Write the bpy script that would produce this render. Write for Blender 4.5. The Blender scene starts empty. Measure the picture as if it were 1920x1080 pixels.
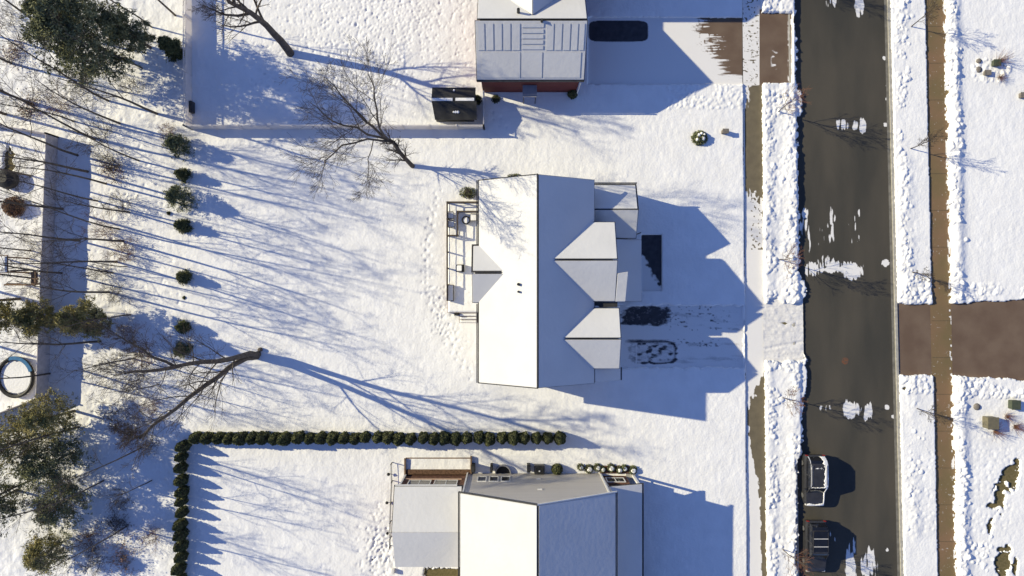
import bpy, math, random
import numpy as np
from mathutils import Vector, Matrix

# ------------------------------------------------------------------ camera
S = bpy.context.scene
H = 64.0                     # flying height of the camera; 20 px of the photo = 1 m on the ground
cam = bpy.data.cameras.new('camera'); camo = bpy.data.objects.new('camera', cam)
S.collection.objects.link(camo); S.camera = camo
camo.location = (0, 0, H); camo.rotation_euler = (0, 0, 0)
cam.sensor_width = 36; cam.lens = 24; cam.clip_start = 1; cam.clip_end = 3000
# ------------------------------------------------------------------ sky, sun, exposure
SUN_EL = math.radians(27.4); SUN_AZ = math.radians(15.05)
world = bpy.data.worlds.new('World'); S.world = world; world.use_nodes = True
wn = world.node_tree; sky = wn.nodes.new('ShaderNodeTexSky'); sky.sky_type = 'NISHITA'
sky.sun_disc = False; sky.sun_elevation = SUN_EL; sky.sun_rotation = math.radians(-75)
sky.air_density = 1.0; sky.dust_density = 0.0; sky.ozone_density = 6.5
bg = wn.nodes['Background']; bg.inputs['Strength'].default_value = 0.128
wb = wn.nodes.new('ShaderNodeMix'); wb.data_type = 'RGBA'; wb.blend_type = 'MULTIPLY'; wb.inputs[0].default_value = 1
wb.inputs[7].default_value = (1.12, .90, 1.0, 1)      # white balance of the sky
wn.links.new(sky.outputs['Color'], wb.inputs[6]); wn.links.new(wb.outputs[2], bg.inputs['Color'])
sl = bpy.data.lights.new('sun', 'SUN'); sl.energy = 5.0; sl.angle = math.radians(0.5); sl.color = (1.0, 0.895, 0.61)
so = bpy.data.objects.new('sun', sl); S.collection.objects.link(so)
ld = Vector((math.cos(SUN_AZ) * math.cos(SUN_EL), -math.sin(SUN_AZ) * math.cos(SUN_EL), -math.sin(SUN_EL)))
so.rotation_euler = ld.to_track_quat('-Z', 'Y').to_euler(); so.location = (-60, 20, 60)
S.view_settings.view_transform = 'Standard'; S.view_settings.look = 'None'
S.view_settings.exposure = 0.33; S.view_settings.gamma = 1
S.cycles.max_bounces = 6; S.cycles.diffuse_bounces = 3

rnd = random.Random(7); rs = np.random.RandomState(11)
def P(px, py, z=0.0):
    k = (H - z) / 1280.0
    return Vector(((px - 960) * k, (540 - py) * k, z))

# ------------------------------------------------------------------ noise
_T = np.random.RandomState(3).rand(256, 256)
def vnoise(x, y, seed=0):
    x = x + seed * 17.31; y = y + seed * 9.77
    xi = np.floor(x).astype(np.int64); yi = np.floor(y).astype(np.int64)
    fx = x - xi; fy = y - yi; fx = fx * fx * (3 - 2 * fx); fy = fy * fy * (3 - 2 * fy)
    a = _T[xi & 255, yi & 255]; b = _T[(xi + 1) & 255, yi & 255]
    c = _T[xi & 255, (yi + 1) & 255]; d = _T[(xi + 1) & 255, (yi + 1) & 255]
    return (a * (1 - fx) + b * fx) * (1 - fy) + (c * (1 - fx) + d * fx) * fy
def fbm(x, y, o=3, seed=0):
    s = 0; a = 1; t = 0
    for i in range(o):
        s = s + a * vnoise(x, y, seed + i * 5); t += a; a *= .5; x = x * 2.03; y = y * 2.03
    return s / t
def sst(a, b, x):
    t = np.clip((x - a) / (b - a), 0, 1); return t * t * (3 - 2 * t)
def box(px, py, x0, x1, y0, y1, w=1.0):
    return sst(x0 - w, x0 + w, px) * (1 - sst(x1 - w, x1 + w, px)) * sst(y0 - w, y0 + w, py) * (1 - sst(y1 - w, y1 + w, py))

# ------------------------------------------------------------------ materials
MATS = {}
def mat(name, c1, c2=None, rough=.85, scale=4.0, bump=0.0, bscale=None, metal=0.0, attr=None, aw=.15, spec=.3, detail=4, stretch=None, bdist=.05):
    m = bpy.data.materials.new(name); m.use_nodes = True; nt = m.node_tree; L = nt.links
    b = nt.nodes['Principled BSDF']; b.inputs['Roughness'].default_value = rough; b.inputs['Metallic'].default_value = metal
    b.inputs['Specular IOR Level'].default_value = spec
    tc = nt.nodes.new('ShaderNodeTexCoord'); vec = tc.outputs['Object']
    if stretch:
        mp = nt.nodes.new('ShaderNodeMapping'); mp.inputs['Scale'].default_value = stretch
        L.new(vec, mp.inputs['Vector']); vec = mp.outputs['Vector']
    c2 = c2 or c1
    n = nt.nodes.new('ShaderNodeTexNoise'); n.inputs['Scale'].default_value = scale; n.inputs['Detail'].default_value = detail
    L.new(vec, n.inputs['Vector'])
    r = nt.nodes.new('ShaderNodeMapRange'); r.inputs[1].default_value = .35; r.inputs[2].default_value = .65
    L.new(n.outputs['Fac'], r.inputs[0])
    mx = nt.nodes.new('ShaderNodeMix'); mx.data_type = 'RGBA'
    mx.inputs[6].default_value = (*c1, 1); mx.inputs[7].default_value = (*c2, 1)
    L.new(r.outputs[0], mx.inputs[0]); col = mx.outputs[2]
    if attr:   # thin snow lying on the surface, its outline stored on the mesh
        at = nt.nodes.new('ShaderNodeAttribute'); at.attribute_name = attr
        n2 = nt.nodes.new('ShaderNodeTexNoise'); n2.inputs['Scale'].default_value = 9; n2.inputs['Detail'].default_value = 3
        L.new(tc.outputs['Object'], n2.inputs['Vector'])
        ad = nt.nodes.new('ShaderNodeMath'); ad.operation = 'ADD'; L.new(at.outputs['Fac'], ad.inputs[0])
        ml = nt.nodes.new('ShaderNodeMath'); ml.operation = 'MULTIPLY_ADD'; ml.inputs[1].default_value = .5; ml.inputs[2].default_value = -.25
        L.new(n2.outputs['Fac'], ml.inputs[0]); L.new(ml.outputs[0], ad.inputs[1])
        rr = nt.nodes.new('ShaderNodeMapRange'); rr.inputs[1].default_value = .5-aw; rr.inputs[2].default_value = .5+aw
        L.new(ad.outputs[0], rr.inputs[0])
        m2 = nt.nodes.new('ShaderNodeMix'); m2.data_type = 'RGBA'; m2.inputs[7].default_value = (.74, .73, .72, 1)
        L.new(rr.outputs[0], m2.inputs[0]); L.new(col, m2.inputs[6]); col = m2.outputs[2]
    L.new(col, b.inputs['Base Color'])
    if bump > 0:
        nb = nt.nodes.new('ShaderNodeTexNoise'); nb.inputs['Scale'].default_value = bscale or scale * 3; nb.inputs['Detail'].default_value = 3
        L.new(vec, nb.inputs['Vector'])
        bp = nt.nodes.new('ShaderNodeBump'); bp.inputs['Strength'].default_value = bump; bp.inputs['Distance'].default_value = bdist
        L.new(nb.outputs['Fac'], bp.inputs['Height']); L.new(bp.outputs['Normal'], b.inputs['Normal'])
    MATS[name] = m; return m
SNOW = mat('snow', (.83, .83, .83), (.78, .78, .78), .7, .6, .55, 5.0, spec=.15)
RSNOW = mat('roof_snow', (.62, .62, .62), (.585, .585, .585), .7, .35, .35, 2.6, spec=.12)
GSNOW = mat('packed_snow', (.66, .65, .64), (.60, .59, .58), .6, 2.0, .4, 6.0, attr='cover', aw=.35, spec=.2)
ASPH = mat('asphalt', (.046, .044, .037), (.074, .066, .052), .75, .35, .3, 60, attr='cover', aw=.22, spec=.25, stretch=(1, .25, 1))
BROWN = mat('brown_asphalt', (.12, .08, .056), (.155, .11, .078), .75, .5, .2, 50, attr='cover', aw=.28)
WALK = mat('wet_concrete', (.155, .115, .055), (.20, .125, .07), .75, .35, .2, 30, attr='cover')
WALKW = mat('olive_concrete', (.155, .13, .085), (.125, .105, .07), .75, 1.5, .2, 30, attr='cover')  # bare west sidewalk, olive-brown is the concrete's own colour
DRV = mat('dark_asphalt', (.035, .037, .045), (.055, .055, .065), .8, 2, .2, 40, attr='cover', aw=.4)
CONC = mat('kerb_concrete', (.42, .40, .36), (.3, .29, .26), .8, 3, .2, 20)
GRASS = mat('winter_grass', (.10, .085, .035), (.15, .12, .06), .95, 5, .6, 14)
MULCH = mat('mulch', (.07, .04, .025), (.16, .095, .06), .95, 7, .8, 20)
DARK = mat('dark_shingle', (.03, .03, .033), (.05, .05, .052), .85, 6, .3, 30)
SHED = mat('black_metal_sheet', (.022, .022, .022), (.04, .039, .036), .6, 1.4, .1, 9)
GUT = mat('dark_gutter', (.03, .03, .032), (.05, .05, .05), .5, 3)
WTRIM = mat('white_trim', (.68, .67, .65), (.6, .6, .58), .5, 3)
SIDE = mat('light_siding', (.48, .47, .45), (.44, .43, .41), .6, .8, .1, 8)
BEIGE = mat('beige_siding', (.50, .47, .425), (.46, .43, .39), .6, .5, .3, 6, stretch=(.3, 1, 6))
REDS = mat('red_siding', (.15, .035, .028), (.11, .025, .022), .7, .8, .3, 6, stretch=(.3, 1, 6))
BRICK = mat('brown_brick', (.17, .085, .055), (.09, .045, .032), .9, 5, .6, 16)
GLASS = mat('window_glass', (.03, .032, .036), (.05, .05, .055), .12, 2, spec=.6)
FENCE = mat('vinyl_fence', (.78, .76, .76), (.70, .68, .68), .6, 1.2, .1, 8)
def translucent(m, f):   # vinyl boards let some light through
    nt = m.node_tree; b = nt.nodes['Principled BSDF']; out = nt.nodes['Material Output']; tr = nt.nodes.new('ShaderNodeBsdfTranslucent')
    tr.inputs['Color'].default_value = (.85, .82, .80, 1); mx = nt.nodes.new('ShaderNodeMixShader'); mx.inputs[0].default_value = f
    nt.links.new(b.outputs[0], mx.inputs[1]); nt.links.new(tr.outputs[0], mx.inputs[2]); nt.links.new(mx.outputs[0], out.inputs[0])
translucent(FENCE, .45)
GREYF = mat('weathered_boards', (.56, .52, .51), (.44, .41, .40), .85, 2.5, .3, 12)
WOOD = mat('wet_timber', (.23, .15, .09), (.14, .09, .06), .85, 3, .3, 14)
BARK = mat('grey_bark', (.13, .11, .09), (.075, .062, .05), .95, 3, .7, 12)
BARKD = mat('dark_bark', (.045, .035, .03), (.075, .058, .045), .95, 3, .5, 12)
TWIG = mat('reddish_twigs', (.22, .10, .06), (.12, .06, .04), .9, 3)
PINE = mat('pine_needles', (.085, .10, .055), (.25, .25, .125), .8, .9, spec=.2)
PINEO = mat('olive_pine_needles', (.14, .14, .055), (.42, .36, .15), .8, .8, spec=.2)
ARB = mat('arborvitae_foliage', (.055, .07, .032), (.16, .165, .075), .85, 3.0, spec=.15)
SPRUCE = mat('spruce_needles', (.085, .105, .055), (.21, .22, .11), .85, 2.5, spec=.15)
STRAW = mat('dead_leaves', (.30, .17, .09), (.17, .09, .05), .9, 3)
BOXG = mat('green_steel', (.05, .065, .045), (.075, .085, .055), .5, 3, .1, 10)
BOXB = mat('brown_steel', (.16, .14, .09), (.12, .11, .075), .5, 3, .1, 10)
STONE = mat('stone', (.20, .18, .16), (.12, .11, .10), .9, 3, .6, 8)
CARS = mat('silver_paint', (.30, .30, .31), (.26, .26, .27), .3, 2, metal=.6, spec=.6)
CARD = mat('dark_grey_paint', (.06, .06, .065), (.045, .045, .05), .3, 2, metal=.4, spec=.6)
CARG = mat('car_glass', (.008, .009, .012), (.012, .013, .017), .08, 2, spec=.7)
TYRE = mat('tyre_rubber', (.02, .02, .02), (.03, .03, .03), .9, 6)
BLUE = mat('blue_plastic', (.02, .11, .26), (.03, .16, .32), .5, 3)
BLACK = mat('black_plastic', (.015, .016, .016), (.03, .03, .028), .6, 3)
RED = mat('red_lens', (.35, .02, .015), (.3, .02, .02), .3, 3)

# ------------------------------------------------------------------ object helpers
C = S.collection
def tag(o, label=None, cat=None, group=None, kind=None):
    if label: o['label'] = label
    if cat: o['category'] = cat
    if group: o['group'] = group
    if kind: o['kind'] = kind
    return o
def empty(name, loc, label, cat, group=None, rz=0):
    o = bpy.data.objects.new(name, None); C.objects.link(o); o.location = loc; o.rotation_euler.z = rz
    o.empty_display_size = .3
    return tag(o, label, cat, group)
def mesh_np(name, V, F, m, parent=None, smooth=False):
    me = bpy.data.meshes.new(name); V = np.asarray(V, dtype=np.float32); F = np.asarray(F, dtype=np.int32)
    k = F.shape[1]; me.vertices.add(len(V)); me.vertices.foreach_set('co', V.ravel())
    me.loops.add(F.size); me.loops.foreach_set('vertex_index', F.ravel())
    me.polygons.add(len(F)); me.polygons.foreach_set('loop_start', np.arange(0, F.size, k, dtype=np.int32))
    me.polygons.foreach_set('loop_total', np.full(len(F), k, dtype=np.int32))
    if smooth: me.polygons.foreach_set('use_smooth', np.ones(len(F), dtype=bool))
    me.update(calc_edges=True); me.validate()
    me.materials.append(m); o = bpy.data.objects.new(name, me); C.objects.link(o)
    if parent: link(o, parent)
    return o
def world_loc(o):
    v = Vector((0, 0, 0)); M = Matrix.Identity(4)
    while o is not None:
        M = (Matrix.Translation(o.location) @ o.rotation_euler.to_matrix().to_4x4()) @ M; o = o.parent
    return M
class MB:
    """collects faces in WORLD coordinates, built relative to its parent"""
    def __init__(s): s.v = []; s.f = []
    def add(s, vs, fs):
        n = len(s.v); s.v += [tuple(v) for v in vs]; s.f += [tuple(i + n for i in f) for f in fs]; return s
    def box(s, x0, x1, y0, y1, z0, z1):
        return s.add([(x0,y0,z0),(x1,y0,z0),(x1,y1,z0),(x0,y1,z0),(x0,y0,z1),(x1,y0,z1),(x1,y1,z1),(x0,y1,z1)],
                     [(0,3,2,1),(4,5,6,7),(0,1,5,4),(1,2,6,5),(2,3,7,6),(3,0,4,7)])
    def beam(s, a, b, w, h):   # a,b centre-line ends of a bar, w across, h vertical
        a = Vector(a); b = Vector(b); d = (b - a).normalized()
        u = d.cross(Vector((0,0,1))); u = Vector((1,0,0)) if u.length < 1e-4 else u.normalized(); t = u.cross(d).normalized()
        vs = []
        for p in (a, b):
            for i, j in ((-1,-1),(1,-1),(1,1),(-1,1)): vs.append(p + u*(i*w/2) + t*(j*h/2))
        return s.add(vs, [(0,1,2,3),(7,6,5,4),(0,4,5,1),(1,5,6,2),(2,6,7,3),(3,7,4,0)])
    def prism(s, poly, dz):    # poly = top 3-D points, extruded down by dz
        n = len(poly); a = sum(poly[i][0]*poly[(i+1)%n][1]-poly[(i+1)%n][0]*poly[i][1] for i in range(n))
        if a < 0: poly = poly[::-1]
        vs = [tuple(p) for p in poly] + [(p[0], p[1], p[2]-dz) for p in poly]
        return s.add(vs, [tuple(range(n)), tuple(range(2*n-1, n-1, -1))] + [(i, i+n, (i+1)%n+n, (i+1)%n) for i in range(n)])
    def extr(s, prof, axis, a0, a1):  # profile polygon in the plane across axis ('x': (y,z); 'y': (x,z)), extruded a0..a1
        n = len(prof)
        f = (lambda p, a: (a, p[0], p[1])) if axis == 'x' else (lambda p, a: (p[0], a, p[1]))
        vs = [f(p, a0) for p in prof] + [f(p, a1) for p in prof]
        return s.add(vs, [tuple(range(n))[::-1], tuple(range(n, 2*n))] + [(i, (i+1)%n, (i+1)%n+n, i+n) for i in range(n)])
    def cyl(s, c, r0, r1, z0, z1, n=16):
        vs = [(c[0]+r0*math.cos(2*math.pi*i/n), c[1]+r0*math.sin(2*math.pi*i/n), z0) for i in range(n)]
        vs += [(c[0]+r1*math.cos(2*math.pi*i/n), c[1]+r1*math.sin(2*math.pi*i/n), z1) for i in range(n)]
        return s.add(vs, [tuple(range(n))[::-1], tuple(range(n, 2*n))] + [(i, (i+1)%n, (i+1)%n+n, i+n) for i in range(n)])
    def lathe(s, c, prof, n=20):
        vs = []; fs = []
        for r, z in prof: vs += [(c[0]+r*math.cos(2*math.pi*i/n), c[1]+r*math.sin(2*math.pi*i/n), c[2]+z) for i in range(n)]
        for k in range(len(prof)-1):
            for i in range(n): fs.append((k*n+i, k*n+(i+1)%n, (k+1)*n+(i+1)%n, (k+1)*n+i))
        fs.append(tuple(range(n))[::-1]); fs.append(tuple((len(prof)-1)*n+i for i in range(n)))
        return s.add(vs, fs)
    def build(s, name, m, parent=None, bevel=0, seg=2, smooth=False):
        me = bpy.data.meshes.new(name); me.from_pydata(s.v, [], s.f); me.validate(); me.materials.append(m)
        import bmesh
        bm = bmesh.new(); bm.from_mesh(me); bmesh.ops.recalc_face_normals(bm, faces=bm.faces)
        if bevel: bmesh.ops.bevel(bm, geom=bm.edges[:], offset=bevel, segments=seg, affect='EDGES', clamp_overlap=True)
        bm.to_mesh(me); bm.free()
        if smooth: me.polygons.foreach_set('use_smooth', np.ones(len(me.polygons), dtype=bool))
        o = bpy.data.objects.new(name, me); C.objects.link(o)
        if parent: link(o, parent)
        else:
            c = Vector((sum(v[0] for v in s.v)/len(s.v), sum(v[1] for v in s.v)/len(s.v), min(v[2] for v in s.v)))
            me.transform(Matrix.Translation(-c)); o.location = c
        return o
def link(o, parent):   # vertices were given in world space: move them into the parent's space
    if o.data: o.data.transform(world_loc(parent).inverted())
    o.parent = parent
def copy_tree(o, parent=None):
    c = o.copy(); C.objects.link(c); c.parent = parent
    for ch in [q for q in bpy.data.objects if q.parent == o]: copy_tree(ch, c)
    return c
def grid_mesh(name, X, Y, Z, m, parent=None, attr=None):
    ny, nx = X.shape; V = np.stack([X, Y, Z], -1).reshape(-1, 3)
    i = np.arange(ny*nx).reshape(ny, nx)
    F = np.stack([i[:-1,:-1], i[:-1,1:], i[1:,1:], i[1:,:-1]], -1).reshape(-1, 4)
    o = mesh_np(name, V, F, m, parent, True)
    if attr is not None:
        a = o.data.attributes.new('cover', 'FLOAT', 'POINT'); a.data.foreach_set('value', attr.astype(np.float32).ravel())
    return o
ORD = ['first','second','third','fourth','fifth','sixth','seventh','eighth','ninth','tenth','eleventh','twelfth','thirteenth','fourteenth','fifteenth','sixteenth','seventeenth','eighteenth','nineteenth','twentieth']
def ordw(i):
    if i < 20: return ORD[i]
    return ('twenty-','thirty-','forty-')[(i+1)//10-2] + ORD[(i+1)%10-1] if (i+1) % 10 else ('','twentieth','thirtieth','fortieth')[(i+1)//10-1]

# ------------------------------------------------------------------ the ground: edges of the paved strips, in photo pixels on the ground
xW = lambda y: 1487 + .0160*y          # west kerb of the road
xE = lambda y: 1668 + .0232*y          # east kerb
e0 = lambda y: 1734 + .0222*y; e1 = lambda y: 1770 + .0195*y    # east sidewalk
w0 = lambda y: 1394 + .0088*y; w1 = lambda y: 1424 + .0088*y    # west sidewalk
def axis(a, b, st):
    core = np.arange(a, b + st/2, st); far = []; d = st; p = 0
    while p < 420: d *= 1.45; p += d; far.append(p)
    far = np.array(far); return np.concatenate([(a - far)[::-1], core, b + far])
ax = axis(-48.6, 48.6, .085); ay = axis(-27.6, 27.6, .085)
X, Y = np.meshgrid(ax, ay); PX = 960 + 20*X; PY = 540 - 20*Y
rr = fbm(PX/9, PY/9, 3, 1) - .5; rf = fbm(PX/3.2, PY/3.2, 2, 2) - .5
Z = .17 + .10*(fbm(X/6, Y/6, 3, 3) - .5) + .024*(fbm(X/1.1 + Y*.1, Y/.8, 3, 4) - .5) + .034*(fbm(X/.34, Y/.5, 2, 5) - .5)
lumpy = np.zeros_like(Z)
# rough wood floor on the west side
wood = sst(430, 250, PX); Z += wood*.14*(fbm(X/.7, Y/.7, 3, 6) - .5)
# ploughed banks: zones with tumbled lumps
bank = np.zeros_like(Z)
def strip(f0, f1, w): return sst(-w, w, PX - f0(PY))*(1 - sst(-w, w, PX - f1(PY)))
vergeW = strip(lambda y: w1(y)+2, lambda y: xW(y)+1, 3)
vergeE = strip(lambda y: xE(y)+5, lambda y: e0(y)-1, 2)
bankE = np.exp(-((PX - e1(PY) - 15)/11)**2)
bankEv = np.exp(-((PX - xE(PY) - 22)/12)**2)*vergeE*sst(.35, .65, vnoise(PY/80, PX*0, 9))
bankW = vergeW*(.45 + .55*np.exp(-((PX - xW(PY) + 12)/14)**2) + .5*np.exp(-((PX - w1(PY) - 10)/8)**2))
drvN = lambda: sst(22, 30, PY)
Z += .22*bankE + .10*bankEv + .16*bankW
core_x = (np.abs(X) < 48.8); 
ix0 = int(np.argmax(ax >= -48.6)); iy0 = int(np.argmax(ay >= -27.6))
def lump(cx, cy, r, h):           # one lump of ploughed snow, metres
    i = int((cx + 48.6)/.085) + ix0; j = int((cy + 27.6)/.085) + iy0; k = int(r/.085) + 2
    a = slice(max(j-k, 0), j+k+1); b = slice(max(i-k, 0), i+k+1)
    if i < k or j < k or i > len(ax)-k or j > len(ay)-k: return
    d2 = ((X[a, b]-cx)**2 + (Y[a, b]-cy)**2)/(r*r)
    lumpy[a, b] = np.maximum(lumpy[a, b], h*np.sqrt(np.clip(1-d2, 0, 1)))
def M(px, py): return (px-960)/20, (540-py)/20
def lumps(n, fx, ry, rr_, hh):
    for _ in range(int(n*.75)):
        py = rnd.uniform(*ry); px = fx(py); r = rr_[0]*.8 + (rr_[1]*1.15-rr_[0]*.8)*rnd.random()**2.2
        if vnoise(np.array(px/30), np.array(py/45), 77) < .34: continue
        x, y = M(px, py); lump(x, y, r, r*rnd.uniform(*hh))
lumps(1500, lambda y: e1(y) + 3 + abs(rnd.gauss(0, 1))*9, (-10, 1090), (.09, .26), (.5, 1.0))
lumps(900, lambda y: xE(y) + 8 + abs(rnd.gauss(0, 1))*11, (-10, 570), (.08, .2), (.4, .9))
lumps(140, lambda y: xE(y) + 8 + abs(rnd.gauss(0, 1))*14, (705, 1090), (.08, .2), (.4, .9))
lumps(1500, lambda y: rnd.uniform(w1(y) + 3, w1(y) + 24), (160, 1090), (.08, .22), (.4, .9))
lumps(1500, lambda y: xW(y) - abs(rnd.gauss(0, 1))*13, (160, 1090), (.1, .24), (.4, .9))
lumps(350, lambda y: rnd.uniform(w1(y) + 2, xW(y)), (150, 215), (.1, .24), (.5, .9))
lumps(350, lambda y: rnd.uniform(w1(y) + 2, xW(y)), (675, 760), (.1, .24), (.5, .9))
lumps(500, lambda y: rnd.uniform(1250, 1395), (158, 205), (.08, .18), (.3, .6))
lumps(260, lambda y: rnd.uniform(1685, 1745), (520, 566), (.1, .24), (.5, .9))
lumps(300, lambda y: rnd.uniform(1684, 1748), (704, 735), (.1, .24), (.5, .9))
lumps(500, lambda y: rnd.uniform(1785, 1925), (532, 562), (.08, .2), (.3, .7))
lumps(600, lambda y: rnd.uniform(1785, 1925), (708, 745), (.1, .26), (.4, .9))
lumps(220, lambda y: rnd.uniform(w1(y) + 2, xW(y)), (-10, 20), (.1, .24), (.5, .9))
lumps(60, lambda y: rnd.gauss(1840, 12), (1005, 1075), (.1, .2), (.5, .9))
lumps(120, lambda y: rnd.uniform(1822, 1890), (110, 155), (.1, .3), (.3, .6))
lumps(100, lambda y: rnd.uniform(905, 1100), (205, 250), (.05, .1), (.1, .2))
lumpy *= .55 + .9*vnoise(X/.13, Y/.13, 55)
zone = np.clip(bankE + bankW + bankEv, 0, 1)
Z += lumpy*.80 + zone*(.5+.9*fbm(X/2.2, Y/3.0, 2, 58))*.16*(fbm(X/.30, Y/.34, 3, 57) - .5)
# footprints
def pit(px, py, r=.13, d=.11):
    x, y = M(px, py); i = int((x + 48.6)/.085) + ix0; j = int((y + 27.6)/.085) + iy0; k = 4
    if i < 5 or j < 5 or i > len(ax)-6 or j > len(ay)-6: return
    a = slice(j-k, j+k+1); b = slice(i-k, i+k+1)
    Z[a, b] -= d*np.exp(-(((X[a, b]-x)**2 + (Y[a, b]-y)**2)/(r*r)))
def track(pts, step=10, side=5, d=.11):
    d *= .6
    for (a, b), (c, e) in zip(pts[:-1], pts[1:]):
        L_ = math.hypot(c-a, e-b); n = max(1, int(L_/step))
        for i in range(n):
            t = i/n; s = side if i % 2 else -side; nx, ny = -(e-b)/L_, (c-a)/L_
            pit(a+(c-a)*t+nx*s+rnd.uniform(-1, 1), b+(e-b)*t+ny*s+rnd.uniform(-1.5, 1.5), .13, d)
track([(823, 355), (812, 380), (806, 420), (797, 450), (795, 500), (796, 560)], 9, 4)
track([(815, 385), (805, 440), (803, 480), (804, 560), (812, 590)], 9, 4)
track([(806, 540), (820, 600), (845, 650), (880, 700), (893, 715)], 8, 5)
track([(820, 560), (826, 600), (850, 625), (860, 660)], 7, 6)
track([(905, 205), (935, 225), (950, 250)], 8, 5)
for _ in range(120): pit(rnd.gauss(835, 14), rnd.uniform(535, 640), .10, .045)
for _ in range(800): pit(rnd.gauss(700, 95), abs(rnd.gauss(40, 75)), .09, .055)
for _ in range(260): pit(rnd.uniform(470, 760), rnd.uniform(80, 200), .10, .07)
for _ in range(240): pit(rnd.gauss(712, 16), rnd.gauss(1030, 28), .11, .07)
for _ in range(120): pit(rnd.uniform(1720, 1900), rnd.uniform(840, 1000), .12, .05)
for _ in range(260): pit(rnd.uniform(120, 340), rnd.uniform(20, 900), .12, .07)
for k in range(5): track([(1790, 980-22*k), (1850, 900-26*k), (1925, 880-20*k)], 10, 4, .05)
# where the deep snow is gone
clear = np.zeros_like(Z)
ew = rr*13 + rf*7; clear = np.maximum(clear, sst(-1.2, 1.2, PX - xW(PY) - 4 - ew - 9*box(PX, PY, 1400, 1540, 170, 215, 9) - 9*box(PX, PY, 1400, 1540, 660, 740, 14) - 10*box(PX, PY, 1400, 1540, 520, 560, 9) + 14*sst(840, 870, PY)) * sst(-.9, .9, xE(PY) + 1 + rf*3 - PX))
clear = np.maximum(clear, sst(-.9, .9, PX - e0(PY) - rf*2)*sst(-1.0, 1.0, e1(PY) + 1 + rr*12 + rf*6 - PX))
clear = np.maximum(clear, sst(-.9, .9, PX - w0(PY) + 2.5 - rf*1.0)*sst(-1.0, 1.0, w1(PY) + 3 + rf*4 + rr*3 - PX)*(1 - .0*PX))
clear = np.maximum(clear, box(PX, PY + rf*3, 1103, 1392, 34, 158, 1.0))                     # north driveway
clear = np.maximum(clear, box(PX, PY + rf*3, 1420, 1484, 25, 156, 1.0))                     # its apron
tE = np.clip((PX-1780)/140, 0, 3)
clear = np.maximum(clear, sst(-1, 1, PX-xE(PY))*sst(-1, 1, PY - (570 - 9*tE + rr*7 + rf*3))*sst(-1, 1, (703 + 9*tE + rr*7 + rf*3) - PY))
clear = np.maximum(clear, box(PX + rr*8, PY + rr*10, 1160, 1393, 574, 688, 3))              # middle driveway
clear = np.maximum(clear, sst(-2, 2, PX - w1(PY))*sst(-1.2, 1.2, xW(PY) + 6 + ew - PX)*sst(-4, 4, PY - 566 - rr*22)*sst(-4, 4, 678 + rr*22 - PY))
clear = np.maximum(clear, box(PX, PY, 1203, 1240, 441, 545, 1.0))                           # planting bed by the porch
def blot(cx, cy, a, b, k=1.0, seed=0):
    q = ((PX-cx)/a)**2 + ((PY-cy)/b)**2; return sst(.12, -.12, q - 1 + k*(fbm(PX/7, PY/7, 3, 30+seed) - .5)*2.2)
for q in ((1893, 895, 16, 22, 1.2), (1872, 930, 10, 28, 1.3), (1905, 872, 8, 10, 1), (1862, 948, 14, 6, 1), (1855, 985, 7, 14, 1.2), (1880, 1050, 14, 26, 1.3), (1902, 1060, 5, 16, 1.3)):
    clear = np.maximum(clear, blot(*q))
clear = np.maximum(clear, box(PX + rf*9, PY + rf*9, 796, 900, 1066, 1100, 2)); clear = np.maximum(clear, blot(1695, 728, 4, 2.5, .2))
clear = np.maximum(clear, blot(18, 312, 10, 34, 1.2)); clear = np.maximum(clear, box(PX + rr*6, PY + rf*8, 762, 884, 884, 900, 2))
Z = Z*(1-clear) + (-.35)*clear
snow = grid_mesh('snow_ground', X, Y, Z, SNOW); tag(snow, kind='structure')
# frozen lawn below the snow, out to the horizon
lw = MB().add([(-1500,-1500,-.02),(-26,-1500,-.02),(-26,1500,-.02),(-1500,1500,-.02)], [(0,1,2,3)])
def quad(x0, x1, y0, y1, z):   # ground strip between two edge functions, in photo pixels
    ys = (y0, y1); return [P(x0(ys[0]), ys[0]) + Vector((0,0,z)), P(x1(ys[0]), ys[0]) + Vector((0,0,z)), P(x1(ys[1]), ys[1]) + Vector((0,0,z)), P(x0(ys[1]), ys[1]) + Vector((0,0,z))]
g = MB(); FY0, FY1 = -2400, 3500
g.add(quad(lambda y: -29000, lambda y: xW(y)-5, FY0, FY1, -.03), [(3,2,1,0)])
g.add(quad(lambda y: xE(y)+5, lambda y: 31000, FY0, FY1, -.03), [(3,2,1,0)])
g.add(quad(lambda y: -29000, lambda y: 31000, -29000, FY0, -.03), [(3,2,1,0)])
g.add(quad(lambda y: -29000, lambda y: 31000, FY1, 31000, -.03), [(3,2,1,0)])
tag(g.build('lawn', GRASS), kind='structure')

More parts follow.
